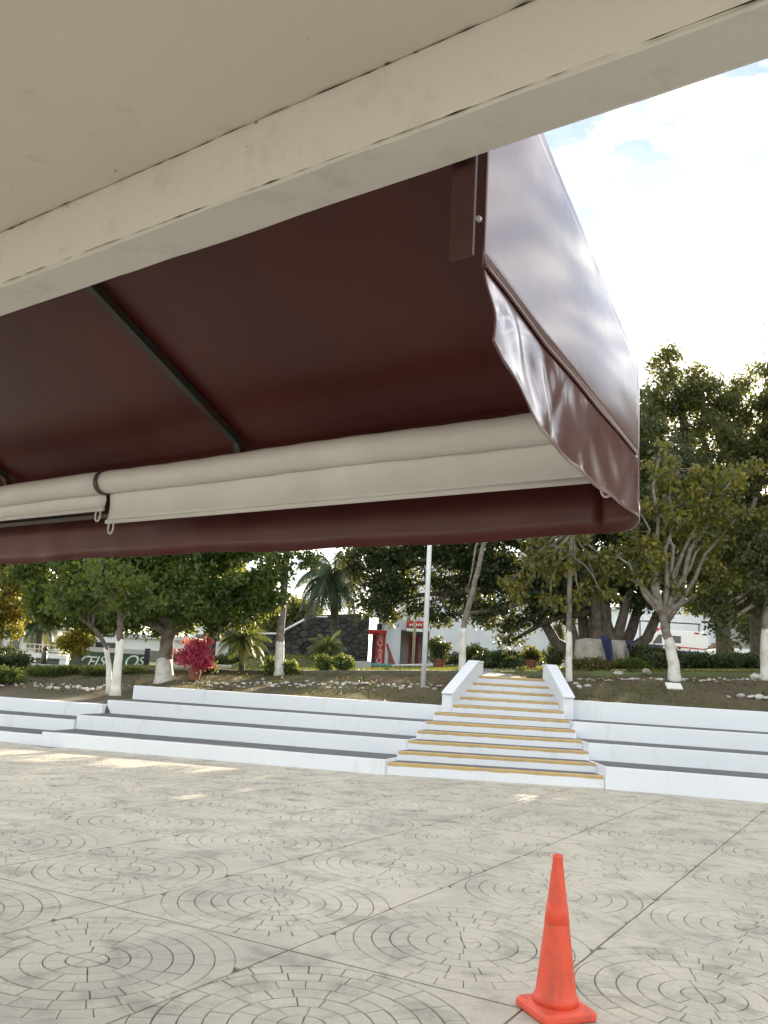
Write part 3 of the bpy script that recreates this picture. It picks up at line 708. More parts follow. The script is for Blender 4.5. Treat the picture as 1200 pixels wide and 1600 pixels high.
def tree(name, label, base, trunk, r0, r1, lobes, leafm, dens=14, nleaf=55, lsize=.11, cl=.32, wash=None, bark='bark', washm='whitewash', group=None, limbs=None, twigs=0, aspect=.45, shell=.5, droop=.2, extra_trunks=()):
    root = thing(name, base, label, 'tree', group)
    pts = [Vector(base)-Vector((0, 0, .1))]+[Vector(p) for p in trunk]
    # refine the trunk
    fine_ = []
    for A, B in zip(pts, pts[1:]):
        for k in range(4): fine_.append(A+(B-A)*(k/4)+Vector((float(rng.normal(0, r0*.06)), float(rng.normal(0, r0*.06)), 0)))
    fine_.append(pts[-1]); n = len(fine_)
    L_ = [0]
    for A, B in zip(fine_, fine_[1:]): L_.append(L_[-1]+(B-A).length)
    rad = [r0+(r1-r0)*l/L_[-1]+(r0*.35*math.exp(-l/(r0*1.2))) for l in L_]
    mb = MB(); mb.tube(fine_, rad, 12)
    for tp, ra, rb in extra_trunks:
        tp = [Vector(p) for p in tp]; mb.tube(tp, [ra+(rb-ra)*i/(len(tp)-1) for i in range(len(tp))], 9)
    tr = mb.build('trunk', M[bark], root, smooth=True)
    if wash:
        wp, wr = [], []
        for p, r_ in zip(fine_, rad):
            wp.append(p); wr.append(r_+.006)
            if p.z > base[2]+wash: break
        mb = MB(); mb.tube(wp, wr, 12); mb.v[-12:] = [(x, y, z+float(rng.normal(0, .035))) for x, y, z in mb.v[-12:]]; mb.build('whitewash_band', M[washm], tr, smooth=True)
    C, rad_l = lobe_pts(lobes, dens*1.7, shell)
    # limbs from the trunk's top to lobe centres, twigs to clump centres
    mb = MB(); top_ = fine_[-1]
    starts = [fine_[-1], fine_[-2], fine_[max(0, n-4)]]
    lp = []
    for i, (c, r_) in enumerate(lobes):
        s = starts[i % len(starts)]; c = Vector(c); dd = (c-s).length
        ln = wob(s, c, 5, .06*dd/2.5); 
        for q in range(1, 5): ln[q].z += .10*dd*math.sin(math.pi*q/5)*.4
        mb.tube(ln, [r1*.75*(1-.8*q/5)+.008 for q in range(6)], 6); lp += ln[2:]
    lpn = np.array([tuple(p) for p in lp])
    for c in C[::max(1, len(C)//max(1, (twigs or 60)))]:
        j = int(np.argmin(((lpn-c)**2).sum(1))); mb.tube(wob(lpn[j], c, 3, .04), [.016, .012, .009, .005], 4)
    mb.build('limbs', M[bark], root, smooth=True)
    V, Q = leaf_cloud(C, int(nleaf*1.35), np.full(len(C), cl), lsize*1.15, aspect*1.25, droop)
    np_mesh('crown', V, Q, M[leafm], root)
    return root
def lob(Y, *items):
    o = []
    for it in items:
        px, py, r_ = it[:3]; dY = it[3] if len(it) > 3 else 0
        P = at_y(px, py, Y+dY); o.append((tuple(P), r_))
    return o

# --- left side
b = at_t(256, 1066); Y = b.y
tree('shade_tree', 'broad dense green shade tree with thick trunk behind the long bleacher', b, [at_y(258, 1030, Y), at_y(262, 1000, Y), at_y(268, 965, Y)], .21, .15,
     lob(Y, (80, 905, 1.2), (150, 870, 1.3), (230, 850, 1.4, .6), (310, 860, 1.3), (380, 885, 1.15), (405, 925, .75), (130, 945, .95), (200, 935, 1.1, -.6), (290, 935, 1.15, -.5), (350, 945, .9), (250, 960, .8, .8), (250, 770, 1.8), (120, 780, 1.5), (360, 790, 1.4), (75, 950, .55)),
     'lf_green', dens=26, nleaf=75, lsize=.115, cl=.33, wash=.55, bark='barkgrey')
b = at_t(172, 1076); Y = b.y
tree('young_tree', 'slim leaning tree with whitewashed trunk beside the straight white trunk', b, [at_y(170, 1040, Y), at_y(166, 1012, Y), at_y(155, 992, Y), at_y(140, 975, Y)], .055, .04,
     lob(Y, (120, 930, .55), (160, 925, .5), (95, 940, .4)), 'lf_green', dens=26, nleaf=50, lsize=.10, cl=.25, wash=.75, bark='bark')
b = at_t(181, 1079); Y = b.y
tree('young_tree', 'straight white trunked young tree at the corner of the top tier', b, [at_y(184, 1040, Y), at_y(187, 1000, Y), at_y(189, 960, Y)], .085, .06,
     lob(Y, (190, 920, .55), (215, 935, .4), (170, 900, .5)), 'lf_green', dens=26, nleaf=50, lsize=.10, cl=.25, wash=.95, bark='bark')
b = ground(at_y(-22, 1045, 25)); Y = 25
tree('garden_tree', 'yellow green tree cut off by the left edge of the picture', b, [at_y(-18, 1000, Y), at_y(-10, 960, Y)], .15, .10,
     lob(Y, (-20, 900, 1.2), (25, 890, .9), (35, 940, .75), (-10, 960, .9), (10, 985, .5), (0, 830, 1.5), (48, 880, .6)), 'lf_yellow', dens=20, nleaf=50, lsize=.12, cl=.3)
b = ground(at_y(125, 1050, 30)); Y = 30
tree('garden_tree', 'small orange leaved tree in front of the green lettered sign wall', b, [at_y(125, 1030, Y), at_y(122, 1005, Y)], .06, .04,
     lob(Y, (112, 1000, .5), (130, 998, .5), (122, 985, .5), (100, 1006, .3), (128, 1012, .35)), 'lf_yellow', dens=30, nleaf=45, lsize=.12, cl=.25)
b = at_t(436, 1056); Y = b.y
tree('slender_tree', 'tall slender bare trunk with whitewashed foot and sparse high leaves', b, [at_y(438, 1000, Y), at_y(442, 940, Y), at_y(446, 885, Y), at_y(449, 840, Y), at_y(450, 780, Y)], .115, .07,
     lob(Y, (450, 865, .55), (425, 868, .4), (480, 862, .45), (460, 830, .7), (420, 820, .7), (450, 770, 1.0), (490, 880, .25), (445, 905, .3)), 'lf_green', dens=20, nleaf=32, lsize=.10, cl=.28, wash=.75, bark='barkgrey')
# --- centre: thin leaning trunk
b = ground(at_y(722, 1048, 20.6)); Y = b.y
tree('slender_tree', 'thin pale leaning tree with twiggy fork beside the left stair parapet', b, [at_y(723, 1005, Y), at_y(725, 975, Y), at_y(733, 945, Y), at_y(742, 910, Y), at_y(750, 880, Y), at_y(757, 840, Y), at_y(768, 770, Y)], .085, .045,
     lob(Y, (730, 925, .22), (742, 935, .2), (768, 780, .7), (735, 770, .6)), 'lf_dry', dens=40, nleaf=10, lsize=.06, cl=.2, wash=1.05, bark='barkgrey', twigs=60)
# --- the big ficus
b = ground(at_y(940, 1040, 24.5)); Y = 24.5
ext = []
for px, dy, top_px, tpy in ((905, 0, 880, 930), (918, .3, 905, 900), (955, -.2, 985, 920), (970, .2, 1010, 905), (980, .0, 1040, 930), (930, -.3, 925, 890), (895, .2, 835, 945)):
    P = ground(at_y(px, 1040, Y+dy)); T_ = at_y(top_px, tpy, Y+dy); mid1 = P+(T_-P)*.45+Vector((float(rng.normal(0, .06)), 0, -.05))
    ext.append(([P-Vector((0, 0, .1)), P+Vector((0, 0, .5)), mid1, T_], .26, .11))
tree('ficus_tree', 'huge dark ficus with clustered trunks and a dull whitewashed foot', b, [at_y(940, 1000, Y), at_y(938, 960, Y), at_y(930, 900, Y)], .48, .22,
     lob(Y, (600, 895, 1.0), (592, 945, .75), (575, 870, .8), (640, 870, .8), (625, 920, .6), (690, 960, .45, -.5), (700, 890, .9), (735, 925, 1.0, .5), (790, 900, 1.1), (770, 960, .6), (810, 975, .5), (800, 1000, .28), (850, 930, 1.0), (900, 890, 1.2), (960, 900, 1.1), (1010, 920, 1.0), (880, 950, .6, 1), (740, 820, 1.8), (620, 800, 1.5), (860, 800, 1.9), (980, 800, 1.7), (1060, 830, 1.5, 1.0), (700, 700, 1.8), (820, 660, 2.0), (940, 680, 2.0), (560, 760, 1.2), (1030, 740, 1.6, 1.5), (655, 945, .4)),
     'lf_ficus', dens=24, nleaf=62, lsize=.115, cl=.36, bark='bark', extra_trunks=ext)
fic = bpy.data.objects['ficus_tree']; trf = [c for c in fic.children if c.name.startswith('trunk')][0]
mb = MB(); n = 40
for z0 in (0,):
    V = []; F = []
    for i, (zf, s) in enumerate(((-.15, 1.14), (.1, 1.1), (.4, 1.04), (.78, 1.0), (.82, .9))):
        for j in range(n):
            t = 2*math.pi*j/n; rr = (1+.10*math.sin(5*t+1)+.07*math.sin(9*t)) * s
            jz = .04*math.sin(7*t)+.03*math.sin(13*t) if i >= 3 else 0
            V.append((b.x+.90*rr*math.cos(t), b.y+.82*rr*math.sin(t), b.z+zf+jz))
    F = [(i*n+j, i*n+(j+1) % n, (i+1)*n+(j+1) % n, (i+1)*n+j) for i in range(4) for j in range(n)]+[tuple(range(4*n, 5*n))]
    mb.add(V, F)
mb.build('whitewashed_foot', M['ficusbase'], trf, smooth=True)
# --- right
b = at_t(889, 1066); Y = b.y
tree('slender_tree', 'slender straight tree with white lower trunk beside the right stair parapet', b, [at_y(889, 1020, Y), at_y(889, 980, Y), at_y(890, 930, Y), at_y(891, 880, Y), at_y(893, 820, Y)], .075, .05,
     lob(Y, (812, 930, .33), (840, 900, .5), (870, 880, .5), (930, 900, .5), (905, 925, .4), (945, 930, .35), (860, 935, .3), (900, 850, .7), (850, 850, .6), (800, 905, .25), (955, 880, .4)), 'lf_olive', dens=16, nleaf=30, lsize=.125, cl=.28, wash=1.02, bark='barkgrey', droop=.5)
b = at_t(1054, 1063); Y = b.y
fork = at_y(1036, 962, Y)
tree('spreading_tree', 'forked tree with white trunk foot and sparse yellowing leaves right of the stairs', b, [at_y(1052, 1035, Y), at_y(1047, 1005, Y), at_y(1038, 980, Y), fork], .135, .09,
     lob(Y, (985, 905, .55), (1010, 860, .7), (1060, 880, .7), (1100, 850, .8), (1130, 905, .6), (1050, 800, .9), (1110, 770, .9), (1060, 735, .8), (1150, 810, .8), (1000, 800, .6), (1095, 925, .45), (1030, 715, .5), (1150, 740, .7), (965, 870, .45)), 'lf_olive', dens=12, nleaf=34, lsize=.125, cl=.30, wash=.85, bark='barkgrey', twigs=110, droop=.5)
b = at_t(1197, 1062); Y = b.y
tree('spreading_tree', 'dark leaved tree with whitewashed trunk at the right edge', b, [at_y(1197, 1010, Y), at_y(1199, 960, Y), at_y(1203, 910, Y)], .13, .10,
     lob(Y, (1150, 945, .65), (1180, 915, .7), (1215, 880, 1.0), (1120, 955, .4), (1190, 840, .8), (1250, 930, .9), (1270, 830, 1.2), (1130, 985, .3)), 'lf_dark', dens=24, nleaf=40, lsize=.11, cl=.3, wash=1.1, bark='barkgrey')
b = ground(at_y(1132, 1030, 31)); Y = 31
tree('tall_tree', 'tall dark tree rising behind the awning end and forked tree', b, [at_y(1130, 950, Y), at_y(1115, 850, Y), at_y(1090, 760, Y)], .28, .18,
     lob(Y, (1010, 650, 1.4), (1050, 620, 1.3), (1045, 575, .8), (1042, 548, .4), (1100, 625, 1.3), (1030, 700, 1.6), (1100, 690, 1.7), (1060, 780, 2.0), (980, 700, 1.5), (1120, 760, 1.6), (990, 800, 1.6), (1090, 585, .5), (1060, 870, 1.5), (1115, 880, 1.4), (1000, 880, 1.4), (1085, 930, 1.0, .8)), 'lf_dark', dens=15, nleaf=52, lsize=.14, cl=.45, group=None)
b = ground(at_y(1185, 1030, 32)); Y = 32
tree('tall_tree', 'tall dark tree at the right edge with the sun behind its top', b, [at_y(1180, 950, Y), at_y(1178, 850, Y), at_y(1175, 760, Y)], .28, .18,
     lob(Y, (1140, 640, 1.2), (1150, 605, .7), (1125, 620, .6), (1195, 655, 1.2), (1170, 690, 1.5), (1215, 620, 1.2), (1200, 585, .6), (1190, 750, 2.0), (1240, 700, 1.8), (1270, 640, 1.8), (1150, 820, 1.6), (1210, 860, 1.6), (1300, 720, 2.0), (1330, 800, 2.0), (1170, 920, 1.4), (1225, 930, 1.6), (1290, 890, 1.8), (1130, 900, 1.3), (1175, 865, 1.4, -3.5), (1150, 830, 1.2, -3)), 'lf_dark', dens=15, nleaf=52, lsize=.14, cl=.45)
b = ground(at_y(1470, 1030, 27)); Y = 27  # unseen tree, added to keep direct sun off the plaza
tree('tall_tree', 'unseen tall dark tree added beyond the right edge to shade the plaza', b, [at_y(1470, 900, Y), at_y(1470, 780, Y)], .28, .18,
     lob(Y, (1400, 700, 2.0), (1480, 640, 2.0), (1540, 720, 2.0), (1430, 820, 2.0), (1520, 840, 2.0), (1620, 760, 2.2), (1600, 880, 2)), 'lf_dark', dens=13, nleaf=45, lsize=.17, cl=.55)
for az_, lb in ((46, 'tall dark tree far beyond the right edge, next to the sunlit ones'), (57, 'tall dark tree well outside the picture on the right, middle one'), (70, 'tall dark tree well outside the picture on the right, last one')):
    P = Vector((29*math.sin(R(az_)), 29*math.cos(R(az_)), 0)); P.z = terrain(P.x, P.y); dv = Vector((math.cos(R(az_)), -math.sin(R(az_)), 0))
    tree('tall_tree', lb, P, [P+Vector((0, 0, 1.6)), P+Vector((.2, 0, 3.4))], .28, .18, [(tuple(P+dv*x+Vector((0, 0, z))), r_) for x, z, r_ in ((0, 7.2, 1.9), (-2.2, 6.4, 1.8), (2.2, 6.4, 1.8), (0, 4.8, 2.1), (-2.5, 4.0, 1.8), (2.5, 4.0, 1.8), (.8, 8.5, 1.0), (0, 2.8, 1.8))], 'lf_dark', dens=13, nleaf=42, lsize=.19, cl=.55)
# bare mast at the right edge
mp_ = ground(at_y(1196, 1000, 45))
mb = MB(); t_ = at_y(1195, 480, 45); mb.tube([mp_, mp_+(Vector((t_.x, t_.y, t_.z))-mp_)*.5, t_], [.09, .06, .02], 6)
for k, q in enumerate((.86, .9, .95)): 
    P = mp_+(t_-mp_)*q; mb.tube([P-Vector((.35, 0, 0)), P+Vector((.35, 0, .05))], .015, 5)
mb.build('antenna_mast', M['barkgrey'], loc=mp_, label='thin antenna mast rising above the trees at the right edge', cat='mast')

# --- palms
def palm(name, label, base, top, r_, nf, flen, mat_, droop=1.0, fr=.05, nl=26, ll=.5, lw=.04, group=None):
    root = thing(name, base, label, 'palm', group)
    mb = MB(); mb.tube(wob(Vector(base)-Vector((0, 0, .1)), top, 6, r_*.1), [r_*1.2]+[r_]*5+[r_*.8], 10); mb.build('trunk', M['bark'], root, smooth=True)
    V = []; Q = []; st_ = MB(); top = Vector(top)
    for i in range(nf):
        az = 2*math.pi*i*.382+float(rng.normal(0, .15)); el = R(80-95*(i/nf)); L_ = flen*float(rng.uniform(.8, 1.1))
        d = Vector((math.cos(az)*math.cos(el), math.sin(az)*math.cos(el), math.sin(el))); P = top.copy(); pts = [P.copy()]
        n = 9
        for k in range(n):
            d = (d+Vector((0, 0, -.13*droop*(1+k*.12)))).normalized(); P = P+d*(L_/n); pts.append(P.copy())
        st_.tube(pts, [.02*(1-.8*k/n)*fr/.05 for k in range(n+1)], 4)
        for k in range(nl):
            t = .12+.88*k/nl; q = t*n; j = min(n-1, int(q)); B = pts[j]+(pts[j+1]-pts[j])*(q-j); tg = (pts[j+1]-pts[j]).normalized()
            for s in (-1, 1):
                sd_ = tg.cross(Vector((0, 0, 1))); sd_ = sd_.normalized()*s if sd_.length > .01 else Vector((s, 0, 0))
                dd = (sd_*.8+tg*.5+Vector((0, 0, -.25-.5*droop*float(rng.uniform(.4, 1))))).normalized(); l = ll*math.sin(math.pi*(.15+.8*t))*float(rng.uniform(.8, 1.1))
                wv = tg*lw*.5; m0 = len(V); V += [B-wv, B+wv, B+dd*l+wv*.1+Vector((0, 0, -.1*l*droop)), B+dd*l-wv*.1+Vector((0, 0, -.1*l*droop))]; Q.append((m0, m0+1, m0+2, m0+3))
    st_.build('stalks', M['bark'], root)
    np_mesh('fronds', np.array([tuple(v) for v in V]), np.array(Q), M[mat_], root); return root
b = ground(at_y(527, 1040, 33))
palm('weeping_palm', 'tall palm with hanging dark fronds against the bright sky', b, at_y(521, 905, 33), .16, 34, 2.1, 'lf_palm', 1.6, nl=40, ll=.75, lw=.05)
b = at_t(378, 1052)
palm('dwarf_palm', 'small feathery palm near the pink flowering bush', b, at_y(379, 1000, b.y), .08, 24, .85, 'lf_palmlight', 1.1, nl=22, ll=.30, lw=.03)
b = ground(at_y(511, 1048, 26))
palm('dwarf_palm', 'small bright palm in front of the dark stone wall', b, at_y(511, 1015, 26), .08, 26, .75, 'lf_palmlight', 1.1, nl=22, ll=.30, lw=.03)
b = ground(at_y(62, 1035, 38))
palm('garden_palm', 'distant palm with drooping fronds left of the sign wall', b, at_y(62, 975, 38), .14, 26, 1.3, 'lf_palm', 1.3, nl=26, ll=.5, lw=.05)

# --- bushes and hedges
def bush(name, label, base, rx, ry, h, leafm, n=60, nl=45, ls=.08, cl=.16, cat='bush', group=None, flat=False):
    root = thing(name, base, label, cat, group); B = Vector(base)
    if flat: C = np.column_stack([rng.uniform(-rx, rx, n), rng.uniform(-ry, ry, n), rng.uniform(.12, h, n)])
    else:
        d = rng.normal(size=(n, 3)); d /= np.linalg.norm(d, axis=1, keepdims=True); d *= (.45+.55*rng.random(n))[:, None]; C = d*np.array([rx, ry, h*.5])+np.array([0, 0, h*.52])
    C = C+np.array(B)
    # follow the ground for long hedges
    if rx > 1.2: C[:, 2] += np.array([terrain(x, y)-B.z for x, y, z in C])
    mb = MB()
    for c in C[::max(1, n//14)]:
        g_ = Vector((B.x+(c[0]-B.x)*(.85 if flat else .2), B.y+(c[1]-B.y)*(.85 if flat else .2), 0)); g_.z = terrain(g_.x, g_.y)-.03; mb.tube(wob(g_, c, 3, .02), [.018, .014, .010, .006], 5)
    mb.build('stems', M['bark'], root, kind='stuff')
    V, Q = leaf_cloud(C, nl, np.full(len(C), cl), ls, .5, .0); np_mesh('foliage', V, Q, M[leafm], root); return root
bush('clipped_bush', 'dense rounded dark bush at the left edge behind the low bleacher', ground(at_y(-5, 1050, 23)), .80, .6, .72, 'lf_hedge', 130, 60, cl=.18)
bush('shrub', 'low leafy shrub in front of the dark bush at the left edge', ground(at_y(8, 1060, 21)), .5, .4, .38, 'lf_green', 50, 40)
for i, (px, Y_, r_, h_, lb) in enumerate(((60, 22.5, .38, .40, 'low green shrub on the kerb below the cream railing'), (85, 22.3, .30, .45, 'small upright shrub between the railing and the sign wall'), (118, 22.5, .45, .36, 'spreading shrub below the start of the sign lettering'), (148, 22.2, .35, .36, 'low shrub left of the leaning white trunk'), (210, 22.5, .3, .28, 'low shrub between the white trunk and the shade tree'), (325, 21.8, .28, .40, 'narrow shrub right of the pink flowering bush'), (425, 21.5, .22, .45, 'thin shrub at the left foot of the tall slender trunk'), (452, 21.5, .26, .42, 'thin shrub at the right foot of the tall slender trunk'), (506, 21.6, .24, .46, 'upright green shrub left of the pale concrete seat'), (535, 21.6, .32, .5, 'bushy green shrub touching the pale concrete seat'))):
    bush('shrub', lb, ground(at_y(px, 1055, Y_)), r_, r_*.8, h_*(.5 if px < 250 else .85), 'lf_palmlight' if i in (8, 9) else 'lf_green', 34, 36, .075, .12)
bush('shrub', 'round dry green shrub at the left of the ficus foot', ground(at_y(925, 1055, 21.8)), .6, .4, .30, 'lf_dry', 70, 40)
bush('shrub', 'olive shrub against the right side of the ficus foot', ground(at_y(985, 1055, 21.8)), .5, .4, .30, 'lf_green', 70, 40)
bush('hedge', 'long loose green hedge in front of the ambulance', ground(at_y(1105, 1050, 22.5)), 1.75, .55, .40, 'lf_hedge', 330, 55, .085, .16, 'hedge', flat=True)
bush('hedge', 'tall bushy hedge end between the ficus foot and the forked tree', ground(at_y(1020, 1045, 23.3)), .6, .5, .6, 'lf_hedge', 120, 50, .085, .16, 'hedge', flat=True)
bush('hedge', 'clipped hedge in front of the white building above the stairs', ground(at_y(800, 1040, 37)), 1.35, .5, .62, 'lf_hedge', 170, 55, .1, .2, 'hedge', flat=True)
bush('hedge', 'low clipped hedge left of the slender straight tree', ground(at_y(868, 1040, 34)), .45, .4, .8, 'lf_hedge', 70, 55, .09, .18, 'hedge')
bush('hedge', 'dark hedge behind the thin leaning tree', ground(at_y(715, 1040, 38)), 1.2, .5, .55, 'lf_hedge', 120, 50, .1, .2, 'hedge', flat=True)
bush('shrub', 'rounded tall shrub right of the thin leaning tree', ground(at_y(742, 1045, 30)), .5, .45, .8, 'lf_green', 110, 50, .09, .17)
bush('shrub', 'spreading low shrub right behind the left stair parapet', ground(at_y(775, 1052, 23)), .75, .5, .42, 'lf_hedge', 110, 50, .09, .16)
bush('conifer', 'narrow upright shrub against the white wall near the ficus', ground(at_y(871, 1035, 40)), .35, .35, 2.0, 'lf_dark', 90, 40, .1, .18)
bush('hedge', 'low dark hedge in front of the stone wall', ground(at_y(375, 1050, 30)), 2.6, .4, .42, 'lf_hedge', 260, 45, .09, .17, 'hedge', flat=True)
def pot(label, base, r_, h_, leafm, bh, br, cat='potted plant', n=50, ls=.08):
    root = thing('potted_plant', base, label, cat); mb = MB()
    mb.lathe(base, [(r_*.7, 0), (r_*.95, h_*.85), (r_*1.1, h_*.86), (r_*1.1, h_), (r_*.95, h_), (r_*.9, h_*.9)], 20); mb.build('pot', M['terracotta'], root, smooth=False)
    B = Vector(base)+Vector((0, 0, h_*.9)); d = rng.normal(size=(n, 3)); d /= np.linalg.norm(d, axis=1, keepdims=True); d *= (.3+1.0*rng.random(n)**1.3)[:, None]
    C = d*np.array([br, br, bh*.5])+np.array(B)+np.array([0, 0, bh*.55]); mb = MB()
    for c in C[::4]: mb.tube(wob(B, c, 3, .03), [.014, .011, .008, .005], 5)
    mb.build('stems', M['bark'], root); V, Q = leaf_cloud(C, 45, np.full(n, .15), ls, .6, 0); np_mesh('foliage', V, Q, M[leafm], root); return root
pot('pink flowering bush in a terracotta pot right of the shade tree', ground(at_y(303, 1065, 20.8)), .17, .30, 'lf_pink', .72, .40, n=75, ls=.085)
pot('potted dark bush left of the thin leaning tree', ground(at_y(685, 1048, 25)), .20, .32, 'lf_hedge', .55, .28)
pot('small potted plant at the top of the stairs', ground(at_y(830, 1050, 24)), .16, .28, 'lf_dark', .32, .2, n=24)

# ---- far tree line closing the view
for i, (px, py, Y, r_, lb) in enumerate(((20, 985, 75, 5, 'hazy far tree at the left edge beyond the garden'), (330, 955, 80, 5, 'far tree beyond the stone wall behind the shade tree'), (460, 985, 70, 3.2, 'far low tree glimpsed right of the tall slender trunk'), (1150, 985, 75, 4.0, 'far dark tree behind the ambulance'), (1260, 960, 70, 5, 'far dark tree beyond the right edge'), (170, 1005, 85, 3, 'far pale tree above the sign wall'))):
    P = at_y(px, py, Y); b = ground((P.x, P.y))
    tree('far_tree', lb, b, [Vector((b.x, b.y, b.z+1.2)), Vector((b.x, b.y, max(b.z+2, P.z-1)))], .3, .2, [(tuple(P+Vector(q)*r_), r_*.6) for q in ((0, 0, 0), (-.6, 0, -.1), (.6, .2, -.15), (.2, 0, .35), (-.3, .3, .3))], 'lf_dark' if i > 1 else 'lf_green', dens=6, nleaf=40, lsize=.35, cl=.9)

# ================================================================== SMALL GARDEN THINGS
# mossy kerb that holds the upper lawn, left of the stairs
kp = []
for px in np.arange(-60, 735, 12):
    a_ = None
    for i in range(400):
        of = 6.43; 
    d = ray(px, 1055); 
    # plan line offset 6.43 from the bleacher front
    n2 = Vector((NB.x, NB.y, 0)); t = (PL+NB*6.43-CAM).dot(n2)/Vector((d.x, d.y, 0)).dot(n2); P = CAM+d*t; kp.append(Vector((P.x, P.y, 0)))
mb = MB(); V = []; F = []
for k, p in enumerate(kp):
    z = upper(p.x, p.y); j = float(rng.normal(0, .008))
    V += [(p.x, p.y-.08+j, z-.35), (p.x, p.y-.07+j, z+.02+j), (p.x, p.y+.07, z+.03+j), (p.x, p.y+.08, z-.35)]
for k in range(len(kp)-1):
    for j in range(4): F.append((k*4+j, (k+1)*4+j, (k+1)*4+(j+1) % 4, k*4+(j+1) % 4))
F += [(0, 1, 2, 3), tuple(range(len(V)-1, len(V)-5, -1))]
mb.add(V, F); mb.build('garden_kerb', M['kerb'], loc=tuple(kp[len(kp)//2])[:2]+(1.4,), label='long dark mossy kerb above the planting bed left of the stairs', cat='kerb')
# yellow painted kerb on the right
def bar(pxs, py, Y, h, mt, name, label, cat, wd=.12):
    mb = MB(); P = [ground(at_y(p, py, Y)) for p in pxs]
    for A, B in zip(P, P[1:]):
        mb.add([(A.x, A.y-wd/2, A.z-.2), (A.x, A.y-wd/2, A.z+h), (A.x, A.y+wd/2, A.z+h), (A.x, A.y+wd/2, A.z-.2), (B.x, B.y-wd/2, B.z-.2), (B.x, B.y-wd/2, B.z+h), (B.x, B.y+wd/2, B.z+h), (B.x, B.y+wd/2, B.z-.2)], [(0, 1, 2, 3), (7, 6, 5, 4), (0, 4, 5, 1), (1, 5, 6, 2), (2, 6, 7, 3), (3, 7, 4, 0)])
    return mb.build(name, mt, loc=P[0], label=label, cat=cat, bevel=.01)
bar([1066, 1120, 1185], 1055, 21.6, .07, M['yellow'], 'kerb', 'low yellow painted kerb in front of the long loose hedge', 'kerb')
bar([955, 978], 1056, 21.2, .06, M['yellow'], 'kerb', 'short yellow kerb piece near the ficus foot', 'kerb')
# white painted stones
stone_meshes = []
for i in range(6):
    mb = MB(); n, mr = 9, 6; V = []; F = []
    for a in range(mr+1):
        ph = math.pi*a/mr
        for j in range(n):
            t = 2*math.pi*j/n; rr = 1+.16*math.sin(3*t+i+ph*2)+float(rng.normal(0, .05)); V.append((rr*math.sin(ph)*math.cos(t), .8*rr*math.sin(ph)*math.sin(t), .62*rr*math.cos(ph)))
    F = [(a*n+j, (a+1)*n+j, (a+1)*n+(j+1) % n, a*n+(j+1) % n) for a in range(mr) for j in range(n)]
    mb.add(V, F); me = bpy.data.meshes.new('white_stone'); me.from_pydata(mb.v, [], mb.f); me.materials.append(M['stone']); me.shade_smooth(); stone_meshes.append(me)
def stone(P, r_, label, group):
    o = bpy.data.objects.new('white_stone', random.choice(stone_meshes)); COL.objects.link(o); o.location = P+Vector((0, 0, r_*.25)); o.scale = (r_*random.uniform(.8, 1.4), r_, r_*random.uniform(.6, 1.1))
    o.rotation_euler = (random.uniform(-.2, .2), random.uniform(-.2, .2), random.uniform(0, 6.28)); put(o, label, 'stone', group)
def stones(seq, label, group, r0, jx, jy):
    for px, py in seq:
        P = at_t(px+rng.normal(0, jx), py+rng.normal(0, jy)); stone(P, r0*float(rng.uniform(.6, 1.35)), label, group)
g1 = [(x, 1071+.015*x) for x in np.arange(2, 172, 4.2)]
stones(g1, 'white painted stone scattered in the bed behind the low left bleacher', 'white stones behind the low left bleacher', .048, 2.5, 3.2)
g2 = [(x, 1069+.010*(x-280)) for x in np.arange(285, 560, 3.6)]
stones(g2, 'white painted stone in the loose drift behind the long left bleacher', 'white stones behind the long left bleacher', .048, 2.5, 2.6)
g3 = [(x, 1073) for x in np.arange(565, 690, 4.4)]
stones(g3, 'white painted stone in the bed beside the white lamp pole', 'white stones beside the lamp pole', .048, 2.0, 2.4)
g4 = [(x, 1063+.004*(x-900)) for x in np.arange(903, 1185, 6.2)]
stones(g4, 'white painted stone edging the bed in front of the right hedge', 'white stones edging the right bed', .048, 2.0, 1.2)
g5 = [(1138, 1091), (1158, 1090), (1175, 1091), (1186, 1092), (1196, 1093)]
stones(g5, 'white stone in the front row above the right bleacher', 'front row of white stones on the right', .075, .5, .5)
g6 = [(905, 1075), (918, 1074), (900, 1070)]
stones(g6, 'white stone lying near the right stair parapet', 'white stones near the right parapet', .085, .5, .5)
P = at_t(1180, 1061); stone(P, .16, 'large white stone at the foot of the right edge tree', None)
P = at_t(966, 1056); stone(P, .14, 'large white stone on the short yellow kerb', None)
P = at_t(1010, 1056); stone(P, .12, 'white boulder left of the forked tree', None)
# plaque lying on the bed
A = at_t(1053, 1077); mb = MB(); Mx = Euler((R(28), 0, R(-6))).to_matrix(); mb.box(A+Vector((0, 0, .06)), (.34, .26, .04), Mx); mb.box(A+Vector((0, .05, -.02)), (.26, .14, .14), Euler((0, 0, R(-6))).to_matrix())
mb.build('plaque', M['signw'], loc=A, bevel=.008, label='tilted blank pale plaque on the soil below the forked tree', cat='plaque')
